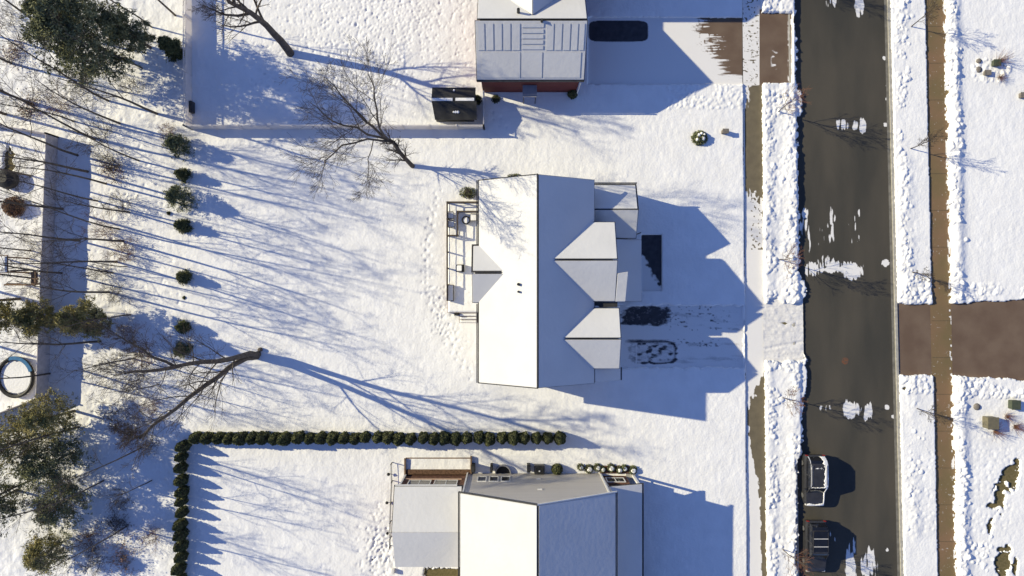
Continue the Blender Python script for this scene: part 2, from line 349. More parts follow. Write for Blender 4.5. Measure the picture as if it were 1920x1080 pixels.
def sheet(name, f0, f1, y0, y1, z, m, cover, step=1.3, nx=None, zf=None):
    py = np.concatenate([[y0 - 900] if y0 < -50 else [], np.arange(max(y0, -20), min(y1, 1100) + step, step), [y1 + 900] if y1 > 1150 else []])
    w = abs(f1(500) - f0(500)); n = nx or int(w/step) + 2; t = np.linspace(0, 1, n)
    A = np.array([f0(v) for v in py])[:, None]; B = np.array([f1(v) for v in py])[:, None]
    gx = A + (B - A)*t[None]; gy = np.repeat(py[:, None], n, 1)
    o = grid_mesh(name, (gx-960)/20, (540-gy)/20, np.full_like(gx, z) + (zf(gx, gy) if zf else 0), m, None, np.clip(cover(gx, gy), 0, 1))
    return tag(o, kind='structure')
def streak(x, y, cx, cy, a, b, seed, dens=.5, sx=2.6, sy=26):
    q = np.clip(1.15 - (((x-cx)/a)**2 + ((y-cy)/b)**2)**1.0, 0, 1)
    n = .6*vnoise(x/sx, y/sy, seed) + .4*vnoise(x/sx/2, y/sy*1.8, seed+3)
    n = .75*n + .25*vnoise(x/1.6, y/9, seed+7)
    return sst(.44, .70, n + (q-1)*.8 + (dens-.5))*(q > 0)
def road_cover(x, y):
    c = np.zeros_like(x)
    for i, (cx, cy, a, b, d) in enumerate([(1590, 232, 38, 17, .7), (1562, 2, 28, 26, .5), (1612, 8, 14, 30, .8), (1557, 412, 9, 40, .42), (1600, 430, 20, 46, .38), (1612, 395, 4, 28, .5),
            (1508, 425, 14, 34, .6), (1518, 445, 5, 60, .6), (1575, 500, 62, 14, .75), (1600, 510, 24, 18, .9), (1596, 768, 26, 26, .72), (1628, 772, 12, 26, .75), (1550, 765, 26, 12, .5), (1535, 440, 26, 70, .34), (1560, 420, 16, 60, .46), (1604, 440, 16, 60, .48), (1575, 505, 60, 10, .8), (1618, 236, 12, 22, .7), (1596, 1060, 16, 62, .78), (1630, 1062, 20, 44, .8), (1560, 1000, 40, 60, .3), (1580, 640, 60, 40, .22), (1548, 490, 30, 20, .6), (1526, 505, 22, 22, .7), (1510, 400, 8, 16, .8)]):
        c = np.maximum(c, streak(x, y, cx, cy, a, b, 40+i, d))
    for cx, cy, r in ((1662, 493, 7), (1665, 764, 5), (1676, 781, 4), (1664, 160, 2), (1664, 185, 2.5), (1662, 233, 4), (1665, 1032, 3), (1660, 108, 4)):
        c = np.maximum(c, sst(1.1, .8, np.hypot(x-cx, y-cy)/r + .5*(vnoise(x/2, y/2, 5)-.5)))
    return c
sheet('road', lambda y: xW(y)-6, lambda y: xE(y)-3.5, -2400, 3500, -.13, ASPH, road_cover)
def we_cover(x, y): return sst(.78, .86, vnoise(x/3, y/3, 60))*.4 + .9*sst(4, 1, np.abs(x - e1(y)))*sst(.5, .7, vnoise(x/4, y/6, 61))
sheet('sidewalk', lambda y: e0(y)-3, lambda y: e1(y)+9, -2400, 3500, .0, WALK, we_cover)
def ww_cover(x, y):
    t = (x - w0(y))/30.0; n = fbm(x/6, y/14, 3, 70) - .5; dots = sst(.70, .78, vnoise(x/2.6, y/3.4, 71))
    c = sst(-6, 6, y - 366 + n*60)*sst(-6, 6, 740 - y + (t-.4)*-60 + n*60)          # snowed over stretch
    c = np.maximum(c, sst(0, 12, y - 878 + (t-.5)*-180 + n*80)*(t < .80 + .25*n)*1.0)
    c = np.maximum(c, (y < 160)*1.0); c = np.maximum(c, sst(.5, .2, t + n*1.0)*sst(150, 165, y)*sst(212, 195, y))
    c = np.maximum(c, .9*sst(.05, -.02, t))
    bare = .8*(dots*(t > .35)*(y < 470))*(y > 360) + sst(.76, .86, vnoise(x/2.6, y/2.4, 74))*(y < 160)*.8 + .45*(y < 160)*sst(.62, .85, vnoise(x/9, y/1.6, 72)) + .12*fbm(x/8, y/30, 3, 75)
    return c - bare
sheet('sidewalk', lambda y: w0(y)-2, lambda y: w1(y)+5, -2400, 3500, .002, WALKW, ww_cover)
def dn_cover(x, y):   # north driveway: bare by the sidewalk, thin snow further in, bare where a car stood
    edge = 1318 + 45*((y-38)/100.0) + 34*(fbm(x/30, y/2.0, 3, 80) - .5)*2 + 30*(vnoise(x/60, y/9, 81)-.5)
    bare = sst(-16, 16, x - edge)*sst(150, 132, y + 14*(vnoise(x/30, y/3, 82)-.5)) + .7*(sst(.66, .74, vnoise(x/3, y/3, 83))*sst(1290, 1330, x)*sst(120, 80, y))
    car = sst(1, .9, ((np.abs(x-1159)/57)**8 + (np.abs(y-58)/20)**8))
    return 1 - np.maximum(bare, car*1.0)
bd = sheet('driveway', lambda y: 1100, lambda y: 1392, 30, 162, .006, BROWN, dn_cover)
sheet('parking_pad', lambda y: 1103, lambda y: 1216, 38, 79, .01, DRV, lambda x, y: 0*x + 1 - sst(1.05, .85, ((np.abs(x-1159.5)/56)**6 + (np.abs(y-58.5)/20)**6)))
sheet('driveway', lambda y: 1424, lambda y: 1487, 18, 160, .006, BROWN, lambda x, y: .8*sst(.3, .8, 1-np.abs((x-1452)/14))*sst(24, 8, np.abs(y-112))*sst(.5, .6, vnoise(x/6, y/4, 85)) + sst(1476, 1478, x)*sst(.45, .6, vnoise(x/2, y/5, 86)))
def de_cover(x, y): return .0*x
sheet('driveway', lambda y: xE(y)+4, lambda y: e0(y)-3, 562, 712, .006, BROWN, de_cover)
sheet('driveway', lambda y: e1(y)+2, lambda y: 2300, 550, 722, .006, BROWN, de_cover, 3)
def dc_cover(x, y):   # middle driveway: packed snow with wheel tracks, two bare spots where cars stood
    n = fbm(x/9, y/4, 3, 90) - .5; n2 = fbm(x/4, y/4, 2, 94) - .5
    bare = sst(1.5, .5, ((np.abs(x-1211)/45)**4 + (np.abs(y-593 + .03*(x-1200))/18)**4) + n*1.8)*(.95 + .5*n2)
    q = ((np.abs(x-1224)/45)**6 + (np.abs(y-661)/21)**6); b2 = sst(1.35, .6, q + n*1.5)
    inner = sst(.8, .3, q)*sst(.34, .62, fbm(x/10, y/5, 2, 91)+.12)
    b2 = b2*(1 - .8*inner) * (1 - .7*(np.abs(x-1193) < 1.6))*(1 - .55*sst(1205, 1180, x))
    b2 = np.maximum(b2*.95, .8*sst(5, 1, np.abs(y-640-2*n))*sst(1262, 1240, x)*sst(1165, 1185, x))
    spots = sst(.66, .80, fbm(x/5, y/3, 2, 92))*sst(1390, 1330, x)*sst(1240, 1265, x)*((y < 620) | ((y > 636) & (y < 650)))
    tr = sst(6, 1, np.abs(y - 604 - (x-1250)*.10 + 4*n)) + sst(6, 1, np.abs(y - 586 - (x-1250)*.16 + 3*n)) + sst(8, 2, np.abs(y - 674 - 4*np.sin(x/60))) + sst(5, 1, np.abs(y - 648 + 3*np.sin(x/50)))
    tr = tr*sst(1230, 1280, x)*(.16 + .35*sst(.4, .7, vnoise(x/16, y/3, 93)))
    return 1 - np.clip(np.maximum(np.maximum(bare, b2), spots*.7) + tr*.5, 0, 1) - .12*sst(.4, .8, fbm(x/14, y/6, 3, 98))
sheet('driveway', lambda y: 1156, lambda y: w0(y)-2, 566, 696, .006, DRV, dc_cover)
sheet('driveway', lambda y: w1(y)+1, lambda y: xW(y)+9, 550, 692, .03, GSNOW, lambda x, y: .25 + .6*fbm(x/26 + (y-620)*.02, y/3.5 + (x-1460)*.012*np.sign(y-620), 3, 95) - .4*sst(.80, .9, vnoise(x/3, y/2, 96)), zf=lambda x, y: .05*(fbm(x/24, y/3.2, 3, 97)-.5) + .07*(fbm(x/7, y/6, 2, 99)-.5) - .05*sst(5, 0, np.abs(y-600-(x-1430)*.15)) - .05*sst(5, 0, np.abs(y-655+(x-1430)*.2)))
sheet('planting_bed', lambda y: 1202, lambda y: 1241, 440, 546, .01, DRV, lambda x, y: sst(-9, 9, (y-474) - (x-1204)*1.9 + 34*(fbm(x/7, y/7, 3, 96)-.5)) + 1.0*sst(548, 540, y)*0)
jt = MB()
for y in range(-20, 1100, 69): jt.add([P(e0(y)-1, y)+Vector((0,0,.005)), P(e1(y)+3, y)+Vector((0,0,.005)), P(e1(y)+3, y+.9)+Vector((0,0,.005)), P(e0(y)-1, y+.9)+Vector((0,0,.005))], [(3,2,1,0)])
tag(jt.build('sidewalk_joints', mat('joint_sand', (.07,.055,.035), (.10,.08,.05), .9, 6)), kind='structure')
# kerbs: a real step between road and verge
k = MB()
for (f, a, b) in ((lambda y: xE(y)-3.5, 0, 4.5), (lambda y: xW(y)-6, -4, 0)):
    q = MB(); top = quad(lambda y: f(y)+a, lambda y: f(y)+b, FY0, FY1, .012); q.prism([tuple(v) for v in top], .3)
    tag(q.build('kerb', CONC), kind='structure')
gt = MB(); top = quad(lambda y: xE(y)-9, lambda y: xE(y)-3.5, FY0, FY1, -.124); gt.add(top, [(3,2,1,0)]); tag(gt.build('gutter_pan', mat('gutter_concrete', (.2,.19,.165), (.13,.125,.11), .8, 2)), kind='structure')
tag(MB().cyl(M(1586, 677), .33, .33, -.128, -.120, 24).build('manhole_cover', mat('rusty_iron', (.17,.065,.03), (.075,.062,.05), .8, 5)), 'round rusty manhole cover set in the dark road', 'manhole cover')

# ------------------------------------------------------------------ fences
def rail_run(a, b, root_label, step=2.4, h=1.77, t=.05, name='vinyl_fence', lattice=True, m_=None):
    """white board fence from a to b: posts, solid boards, lattice strip with a top rail"""
    a = Vector((a[0], a[1], 0)); b = Vector((b[0], b[1], 0)); L_ = (b-a).length; d = (b-a)/L_; n = max(1, round(L_/step))
    m_ = m_ or FENCE; e = empty(name, a, root_label, 'fence', None); nrm = Vector((-d.y, d.x, 0))
    for i in range(n+1):
        p = a + d*(L_*i/n)
        MB().box(p.x-.065, p.x+.065, p.y-.065, p.y+.065, -.05, h+.06).build('post', m_, e)
        if i == n: break
        q = a + d*(L_*(i+1)/n); A_ = p + d*.066; B_ = q - d*.066
        m = MB(); top = h-.02 if not lattice else h-.33
        m.beam(A_ + Vector((0,0,.0+top/2)), B_ + Vector((0,0,top/2)), t, top-.1)
        if lattice:
            m.beam(A_ + Vector((0,0,h-.03)), B_ + Vector((0,0,h-.03)), t*1.3, .07)
            k = int((B_-A_).length/.16)
            for j in range(1, k):
                c = A_ + d*((B_-A_).length*j/k); m.beam(c + Vector((0,0,top-.02)), c + Vector((0,0,h-.06)), .035, .035)
        m.build('fence_panel', m_, e)
    return e
rail_run(P(360, -60)[:2], P(361, 243)[:2], 'white board fence running north beside the dark clipped evergreen, shading the snow on its right', h=1.78)
rail_run(P(361, 243)[:2], P(908, 243)[:2], 'long white board fence crossing the lawn under the bare tree between the two back yards', h=1.78)
rail_run(P(908, 243)[:2], P(908, 182)[:2], 'short white fence return from the long fence up to the red house corner', h=1.78)
rail_run(P(111, 258)[:2], P(92, 742)[:2], 'weathered grey board fence among the bare trees at the left edge, running north to south', h=1.9, lattice=False, name='board_fence', m_=GREYF)
rail_run(P(92, 742)[:2], P(-60, 800)[:2], 'grey board fence angling off to the lower left below the round play ring', h=1.9, lattice=False, name='board_fence', m_=GREYF)
rail_run(P(-60, 228)[:2], P(111, 258)[:2], 'grey board fence closing the north side of the neighbour yard at the left edge', h=1.9, lattice=False, name='board_fence', m_=GREYF)

# ------------------------------------------------------------------ houses
def roof_plane(parent, poly, t=.16, over=.0, snow_in=.07, snow_t=.10, m=DARK, snow=RSNOW, name='roof'):
    """poly: 3-D corners of the SNOW top of one roof plane (metres). Shingle slab below, snow slab on it."""
    n = len(poly); poly = [Vector(p) for p in poly]
    a = sum(poly[i].x*poly[(i+1)%n].y - poly[(i+1)%n].x*poly[i].y for i in range(n))
    if a < 0: poly = poly[::-1]
    nv = (poly[1]-poly[0]).cross(poly[2]-poly[1]); nv.normalize()
    def inset(ds):
        out = []
        for i in range(n):
            p0, p1, p2 = poly[i-1], poly[i], poly[(i+1)%n]
            d1 = Vector((p1.x-p0.x, p1.y-p0.y)).normalized(); d2 = Vector((p2.x-p1.x, p2.y-p1.y)).normalized()
            n1 = Vector((-d1.y, d1.x)); n2 = Vector((-d2.y, d2.x))
            q1 = Vector((p1.x, p1.y)) + n1*ds; q2 = Vector((p1.x, p1.y)) + n2*ds
            cr = d1.x*d2.y - d1.y*d2.x
            tt = ((q2-q1).x*d2.y - (q2-q1).y*d2.x)/cr if abs(cr) > 1e-6 else 0
            q = q1 + d1*tt; z = poly[0].z - (nv.x*(q.x-poly[0].x) + nv.y*(q.y-poly[0].y))/nv.z
            out.append(Vector((q.x, q.y, z)))
        return out
    r = MB().prism([v - Vector((0,0,snow_t)) for v in inset(-over)], t).build(name, m, parent)
    if snow is not None: MB().prism(inset(snow_in), snow_t-.004).build('roof_snow', snow, r, bevel=.035)
    return r
def gutter(parent, a, b, w=.13, off=0):
    a = Vector(a); b = Vector(b); return MB().beam(a, b, w*.75, .12).build('gutter', GUT, parent)
def window(parent, x0, x1, y0, y1, z0, z1, face, m=WTRIM, mull=1):
    """window on a wall; face = 'n','s','e','w'; x/y give the wall line"""
    f = MB(); g_ = MB(); w = .08
    if face in 'ns':
        s = 1 if face == 'n' else -1; y = y0
        for (a, b, c, d) in ((x0, x1, z0, z0+w), (x0, x1, z1-w, z1), (x0, x0+w, z0+w, z1-w), (x1-w, x1, z0+w, z1-w)) : f.box(a, b, min(y, y+s*.06), max(y, y+s*.06), c, d)
        for k in range(mull):
            if mull: xm = x0 + (x1-x0)*(k+1)/(mull+1); f.box(xm-.03, xm+.03, min(y, y+s*.055), max(y, y+s*.055), z0+w, z1-w)
        g_.box(x0+w, x1-w, min(y-s*.02, y+s*.025), max(y-s*.02, y+s*.025), z0+w, z1-w)
    else:
        s = 1 if face == 'e' else -1; x = x0
        for (a, b, c, d) in ((y0, y1, z0, z0+w), (y0, y1, z1-w, z1), (y0, y0+w, z0+w, z1-w), (y1-w, y1, z0+w, z1-w)): f.box(min(x, x+s*.06), max(x, x+s*.06), a, b, c, d)
        g_.box(min(x-s*.02, x+s*.025), max(x-s*.02, x+s*.025), y0+w, y1-w, z0+w, z1-w)
    fr = f.build('window', m, parent); g_.build('pane', GLASS, fr); return fr

# --- the middle house
h1 = empty('house', (2.1, .5, 0), 'snow covered house in the middle with two small front gables and a deck behind', 'house')
YN, YS = 9.22, -8.12; XR = 2.07
MB().extr([(-2.45, 0), (6.6, 0), (6.6, 5.93), (XR, 8.52), (-2.45, 5.62)], 'y', -7.8, 8.95).build('wall', SIDE, h1)
zE = lambda x: 8.8 - .57*(x-XR)
roof_plane(h1, [(XR, YN, 8.8), (XR, YS, 8.8), (-2.87, YS, 5.63), (-2.87, YN, 5.63)], over=.05, snow_in=.045)
roof_plane(h1, [(XR+.05, YN, 8.78), (XR+.05, YS, 8.78), (7.03, YS, zE(7.03)), (7.03, YN, zE(7.03))], snow_in=.03)
roof_plane(h1, [(7.04, -1.5, zE(7.04)), (7.04, YS+.1, zE(7.04)), (9.42, YS+.1, zE(9.42)), (9.42, -1.5, zE(9.42))], snow_in=.01)
MB().extr([(6.62, 0), (9.1, 0), (9.1, 4.5), (6.62, 5.9)], 'y', -7.75, -1.5).build('wall', SIDE, h1)
gutter(h1, (-3.0, YN, 5.50), (-3.0, 3.75, 5.50)); gutter(h1, (-3.0, -1.35, 5.50), (-3.0, YS, 5.50)); gutter(h1, (9.52, YS+.1, 4.5), (9.52, -6.9, 4.5))
MB().beam((XR-.02, YN, 8.80), (XR-.02, YS, 8.80), .05, .04).build('ridge_vent', DARK, h1)
def gable(hx, x0, x1, yr, zr, yn, ys, ze, wallx, dark_n=True):
    roof_plane(hx, [(x0, yr-.03, zr), (x1, yr-.03, zr), (x1+.06, yn, ze), (x0, yn, ze)][::-1] if False else [(x0, yr+.09, zr), (x1, yr+.09, zr), (x1+.08, yn, ze), (x0, yn, ze)], snow_in=.05)
    roof_plane(hx, [(x0, yr, zr), (x1, yr, zr), (x1+.08, ys, ze), (x0, ys, ze)], snow_in=.03)
    MB().extr([(yn-.3, 0), (ys+.3, 0), (ys+.3, ze-.1), (yr, zr-.3), (yn-.3, ze-.1)], 'x', 6.65, wallx).build('gable_wall', SIDE, hx)
gable(h1, 3.0, 8.68, 2.27, 8.1, 5.62, -1.15, 6.15, 8.3)
roof_plane(h1, [(8.75, 1.22, 7.5), (9.62, 1.36, 7.58), (9.62, -1.15, 6.16), (8.75, -1.15, 6.16)], snow_in=.0)
MB().box(8.32, 9.35, -.95, 1.0, 0, 6.0).build('bay', SIDE, h1)
gable(h1, 4.2, 9.05, -4.24, 7.62, -1.68, -6.86, 6.15, 8.85)
MB().box(6.9, 9.0, -1.62, -1.2, 5.6, 5.75).build('gutter', GUT, h1)
# entrance wing with its own small gable, then the lean-to porch roof
roof_plane(h1, [(6.7, 6.72, 5.38), (10.9, 6.72, 5.38), (11.0, 9.19, 3.67), (6.7, 9.19, 3.67)], over=.02, snow_in=.10)
roof_plane(h1, [(6.7, 6.76, 5.37), (10.9, 6.76, 5.37), (11.0, 4.38, 3.67), (6.7, 4.38, 3.67)], snow_in=.04)
MB().extr([(9.0, 0), (4.5, 0), (4.5, 3.48), (6.78, 5.09), (9.0, 3.53)], 'x', 6.62, 10.6).build('wall', SIDE, h1)
gutter(h1, (6.9, 9.28, 3.62), (11.05, 9.28, 3.62))
roof_plane(h1, [(8.35, 4.33, 4.15), (8.35, -1.2, 4.15), (11.58, -1.2, 3.05), (11.58, 4.33, 3.05)], snow_in=.02)
for y in (4.1, 1.4, -1.0): MB().box(11.2, 11.36, y-.08, y+.08, 0, 2.78).build('porch_post', WTRIM, h1)
MB().beam((11.5, 4.95, 0), (11.5, 4.95, 3.0), .07, .07).build('downspout', GUT, h1)
MB().box(6.66, 11.3, -1.15, 4.45, -.05, .32).build('porch_floor', CONC, h1)
for y0, y1 in ((-3.9, -1.9), (-7.4, -4.6)):
    gdo = MB().box(9.1, 9.16, y0, y1, .02, 2.3).build('garage_door', WTRIM, h1)
    MB().box(9.165, 9.18, y0+.1, y1-.1, 1.75, 2.0).build('pane', GLASS, gdo)
for y in (3.6, 0.2): window(h1, 8.31, 0, y-.6, y+.6, 4.6, 5.9, 'e')
window(h1, 8.86, 0, -4.9, -3.7, 5.0, 6.3, 'e'); window(h1, 10.61, 0, 6.2, 7.4, 1.2, 2.6, 'e')
# rear gable
roof_plane(h1, [(-3.36, 1.33, 7.05), (0.2, 1.33, 7.05), (0.2, 3.70, 5.62), (-3.40, 3.70, 5.62)], over=.05, snow_in=.10)
roof_plane(h1, [(-3.36, 1.22, 7.05), (0.2, 1.22, 7.05), (0.2, -1.28, 5.6), (-3.40, -1.28, 5.6)], over=.0, snow_in=.04)
MB().extr([(3.4, 0), (-1.0, 0), (-1.0, 5.45), (1.25, 6.75), (3.4, 5.45)], 'x', -3.1, -2.4).build('gable_wall', SIDE, h1)
for (px, py, r) in ((972, 533, .13), (972, 547, .10)):
    p = P(px, py, 8.3); MB().cyl((p.x, p.y), r, r*.9, 7.4, 8.12, 12).build('roof_vent', BLACK, h1)
for y in (7.6, 4.9, -3.5, -6.3): window(h1, -2.46, 0, y-.5, y+.5, 1.6, 2.9, 'w')
# --- deck behind it
dk = empty('deck', P(866, 485), 'snow covered back deck with dark railings behind the middle house', 'deck')
DZ = .75; dx0, dx1 = -5.98, -2.6; dy0, dy1 = -2.3, 7.95
MB().box(dx0, dx1, dy0, dy1, .05, DZ).build('deck_platform', WOOD, dk)
def snow_pad(parent, x0, x1, y0, y1, z, amp=.03, h=.12, name='snow_cover', holes=(), m=SNOW):
    nx = int((x1-x0)/.07)+2; ny = int((y1-y0)/.07)+2; A, B = np.meshgrid(np.linspace(x0, x1, nx), np.linspace(y0, y1, ny))
    e_ = np.minimum.reduce([A-x0, x1-A, B-y0, y1-B]); Zp = z + h*sst(0, .12, e_) + amp*(fbm(A*2.6, B*2.6, 3, 22)-.5)
    for (a, b, c, d) in holes: Zp -= (h+amp+.06)*((A > a) & (A < b) & (B > c) & (B < d))
    o = grid_mesh(name, A, B, Zp, m, parent); return o
snow_pad(dk, dx0+.04, dx1, dy0+.03, dy1-.03, DZ+.0, .05, .14)
def railing(parent, a, b, z0=DZ, h=.95, step=1.6, m=WOOD):
    a = Vector(a); b = Vector(b); L_ = (b-a).length; n = max(1, round(L_/step)); d = (b-a)/L_
    r = MB().beam((a.x, a.y, z0+h), (b.x, b.y, z0+h), .11, .05)
    r.beam((a.x, a.y, z0+.1+.1), (b.x, b.y, z0+.2), .05, .05)
    r.beam((a.x, a.y, z0+.55), (b.x, b.y, z0+.55), .03, .03)
    o = r.build('railing', m, parent)
    for i in range(n+1): p = a + d*(L_*i/n); MB().box(p.x-.06, p.x+.06, p.y-.06, p.y+.06, z0-.5, z0+h+.04).build('post', m, o)
    return o
DWD = mat('dark_stained_timber', (.06, .048, .04), (.09, .07, .055), .85, 4, .3, 14)
railing(dk, (dx0+.05, dy1-.1, 0), (dx0+.05, .3, 0), m=DWD); railing(dk, (dx0+.15, dy1-.1, 0), (-3.1, dy1-.1, 0), m=DWD)
railing(dk, (-5.0, 7.0, 0), (-3.1, 7.0, 0), m=DWD); railing(dk, (-5.0, 6.9, 0), (-5.0, 4.85, 0), m=DWD); railing(dk, (-5.85, 4.8, 0), (-5.1, 4.8, 0), m=DWD)
for i in range(3): MB().box(-4.9, -3.2, dy0-.32*(i+1), dy0-.32*i-.005, .0, DZ-.18*(i+1)).build('stair_step', WOOD, dk)
for i in range(3): snow_pad(dk, -4.86, -3.24, dy0-.32*(i+1)+.02, dy0-.32*i-.02, DZ-.18*(i+1), .02, .07, 'step_snow')
MB().box(-5.35, -4.95, dy0-.25, dy0-.02, 0, DZ+.1).build('planter_box', BLACK, dk); MB().box(-3.15, -2.95, dy0-.9, dy0-.05, 0, .55).build('hose_box', DWD, dk)
def P2(px, py, z): v = P(px, py, z); return v
# things on the deck
p = P(874, 413, 1.1); fp = MB().lathe((p.x, p.y, DZ+.1), [(.30, 0), (.36, .1), (.40, .42), (.32, .42), (.30, .30), (.05, .28)], 24).build('fire_bowl', BLACK)
tag(fp, 'round black fire bowl with snow in it on the deck', 'fire bowl'); sn = MB().cyl((p.x, p.y), .29, .27, DZ+.39, DZ+.44, 20).build('snow_fill', SNOW, fp)
def deck_chair(px, py, rz, label, w=.6):
    p = P(px, py, 1.2); e = empty('deck_chair', (p.x, p.y, DZ+.12), label, 'chair', 'chairs on the deck', rz)
    def b(name, m, *q):
        o = MB().box(*q).build(name, m); o.data.transform(Matrix.Translation(o.location)); o.location = (0,0,0); o.parent = e; return o
    s = b('seat', DWD, -w/2, w/2, -.28, .28, .36, .41); b('seat_snow', SNOW, -w/2+.03, w/2-.03, -.26, .24, .412, .50)
    b('backrest', DWD, -w/2, w/2, .285, .33, .3, .9)
    for x in (-w/2+.02, w/2-.07):
        for y in (-.27, .24): b('leg', DWD, x, x+.05, y, y+.04, 0, .355)
    for x in (-w/2-.052, w/2+.002): b('armrest', DWD, x, x+.05, -.27, .28, .58, .62)
    return e
deck_chair(888, 408, -math.pi/2, 'dark deck chair with snow on its seat, near the fire bowl by the house wall')
deck_chair(845, 404, math.pi/2, 'dark deck chair inside the railed corner by the outer deck rail')
deck_chair(846, 420, math.pi/2, 'dark deck chair at the lower end of the railed corner of the deck')
p = P(863, 503, 1.2); gr = empty('grill', (p.x, p.y, DZ+.12), 'square dark covered grill with snow on top, alone on the open part of the deck', 'grill')
MB().box(p.x-.36, p.x+.36, p.y-.34, p.y+.34, DZ+.2, DZ+.62).build('body', BLACK, gr, bevel=.03)
MB().box(p.x-.30, p.x+.16, p.y-.26, p.y+.26, DZ+.62, DZ+.72).build('snow_cap', SNOW, gr, bevel=.04)
for a in (-.3, .3):
    for b in (-.28, .28): MB().box(p.x+a-.03, p.x+a+.03, p.y+b-.03, p.y+b+.03, DZ+.1, DZ+.2).build('leg', BLACK, gr)
p = P(845, 549, 1.2); bn = empty('deck_bench', (p.x, p.y, DZ+.12), 'long dark bench with snow on its seat at the lower left corner of the deck', 'bench')
MB().box(p.x-.28, p.x+.28, p.y-.75, p.y+.75, DZ+.42, DZ+.47).build('seat', DWD, bn)
MB().box(p.x-.24, p.x+.22, p.y-.7, p.y+.7, DZ+.472, DZ+.56).build('seat_snow', SNOW, bn, bevel=.03)
MB().box(p.x-.34, p.x-.285, p.y-.75, p.y+.75, DZ+.3, DZ+.95).build('backrest', DWD, bn)
for b in (-.7, .64): MB().box(p.x-.26, p.x-.2, p.y+b, p.y+b+.06, DZ+.1, DZ+.418).build('leg', DWD, bn); MB().box(p.x+.2, p.x+.26, p.y+b, p.y+b+.06, DZ+.1, DZ+.418).build('leg', DWD, bn)

# --- the north house
h2 = empty('house', (1.6, 22.4, 0), "red sided house with striped roof panels under snow, cut by the photo's top", 'house')
MB().extr([(18.30, 0), (26.3, 0), (26.3, 3.95), (22.41, 6.55), (18.30, 3.80)], 'x', -2.72, 5.98).build('wall', REDS, h2)
roof_plane(h2, [(-3.1, 22.41, 6.86), (6.34, 22.41, 6.86), (6.34, 18.26, 4.08), (-3.1, 18.26, 4.08)], over=.03, snow_in=.02)
roof_plane(h2, [(-2.95, 22.53, 6.86), (6.34, 22.53, 6.86), (6.34, 26.56, 4.08), (-2.95, 26.56, 4.08)], snow_in=.05)
sr = lambda y: 6.86 - (22.41-y)*(2.78/4.15)
def panel(x0, x1, y0, y1, dz=.055): # snow-covered panel lying on the south slope
    MB().prism([(x0, y0, sr(y0)+dz), (x1, y0, sr(y0)+dz), (x1, y1, sr(y1)+dz), (x0, y1, sr(y1)+dz)], dz-.012).build('roof_panel', RSNOW, h2, bevel=.03)
xs = [-2.95, -2.25, -1.5, -.78, -.05]
for a, b in zip(xs, xs[1:] + [.75]): panel(a+.05, b-.07, 20.35, 22.2)
for y in (20.40, 20.78, 21.15, 21.52, 21.9): panel(.82, 2.68, y, y+.30, .06)
xs = [2.85, 3.6, 4.3, 5.0, 5.65]
for a, b in zip(xs, xs[1:] + [6.2]): panel(a+.05, b-.07, 20.35, 22.2)
panel(-2.62, .72, 18.4, 20.24, .05); panel(.82, 2.62, 18.4, 20.24, .05); panel(2.74, 5.95, 18.4, 20.24, .05)
gutter(h2, (-3.1, 18.16, 4.0), (6.34, 18.16, 4.0)); MB().beam((6.05, 18.1, .1), (6.05, 18.1, 3.9), .1, .1).build('downspout', WTRIM, h2)
roof_plane(h2, [(1.72, 22.95, 6.70), (1.72, 30.0, 6.70), (-1.9, 30.0, 4.1), (-1.9, 26.4, 4.1)], snow_in=.0)
roof_plane(h2, [(1.74, 22.95, 6.70), (1.74, 30.0, 6.70), (5.4, 30.0, 4.1), (5.4, 26.4, 4.1)], snow_in=.0)
MB().extr([(28.15, 0), (36, 0), (36, 6.0), (32, 8.0), (28.15, 6.0)], 'x', -3, 10.3).build('wing_wall', REDS, h2)
roof_plane(h2, [(-3.2, 32.0, 8.5), (10.5, 32.0, 8.5), (10.5, 27.95, 6.2), (-3.2, 27.95, 6.2)]); roof_plane(h2, [(-3.2, 32.1, 8.5), (10.5, 32.1, 8.5), (10.5, 36.2, 6.2), (-3.2, 36.2, 6.2)])
MB().box(.96, 2.24, 17.22, 18.29, 2.36, 2.44).build('canopy', mat('grey_canopy', (.30, .30, .33), (.25, .25, .28), .4, 3), h2)
MB().beam((1.05, 17.28, 0), (1.05, 17.28, 2.35), .08, .08).build('canopy_post', GUT, h2); MB().beam((2.15, 17.28, 0), (2.15, 17.28, 2.35), .08, .08).build('canopy_post', GUT, h2)
for px, r in ((972, .13), (1016, .12)):
    p = P(px, 38 if px > 1000 else 18, 7.0); MB().cyl((p.x, p.y), r, r, 6.0, 7.1, 10).build('roof_vent', BLACK, h2)
# black shed / pavilion beside it
shd = empty('garden_shed', P(850, 190), 'low black metal shed with a snow strip along its ridge, inside the white fence', 'shed')
sx0, sx1, yr_, ya, yb = -7.25, -3.3, 17.0, 18.2, 15.3
MB().extr([(ya-.2, 0), (yb+.25, 0), (yb+.25, 1.85), (yr_, 2.2), (ya-.2, 1.85)], 'x', sx0+.2, sx1-.25).build('wall', SHED, shd)
MB().prism([(sx0, yr_+.15, 2.45), (sx1, yr_+.15, 2.45), (sx1, ya, 2.05), (sx0, ya, 2.05)], .07).build('roof', SHED, shd)
MB().prism([(sx0, yr_-.15, 2.45), (sx1+.1, yr_-.15, 2.45), (sx1+.1, yb, 1.95), (sx0+.25, yb, 1.95)], .07).build('roof', SHED, shd)
rc = MB().box(sx0, sx1, yr_-.148, yr_+.148, 2.38, 2.44).build('ridge_cap', SHED, shd)
MB().box(sx0+.03, sx0+1.9, yr_-.14, yr_+.13, 2.442, 2.5).build('ridge_snow', SNOW, rc, bevel=.02); MB().box(sx0+2.15, sx1-.1, yr_-.13, yr_+.14, 2.442, 2.5).build('ridge_snow', SNOW, rc, bevel=.02)
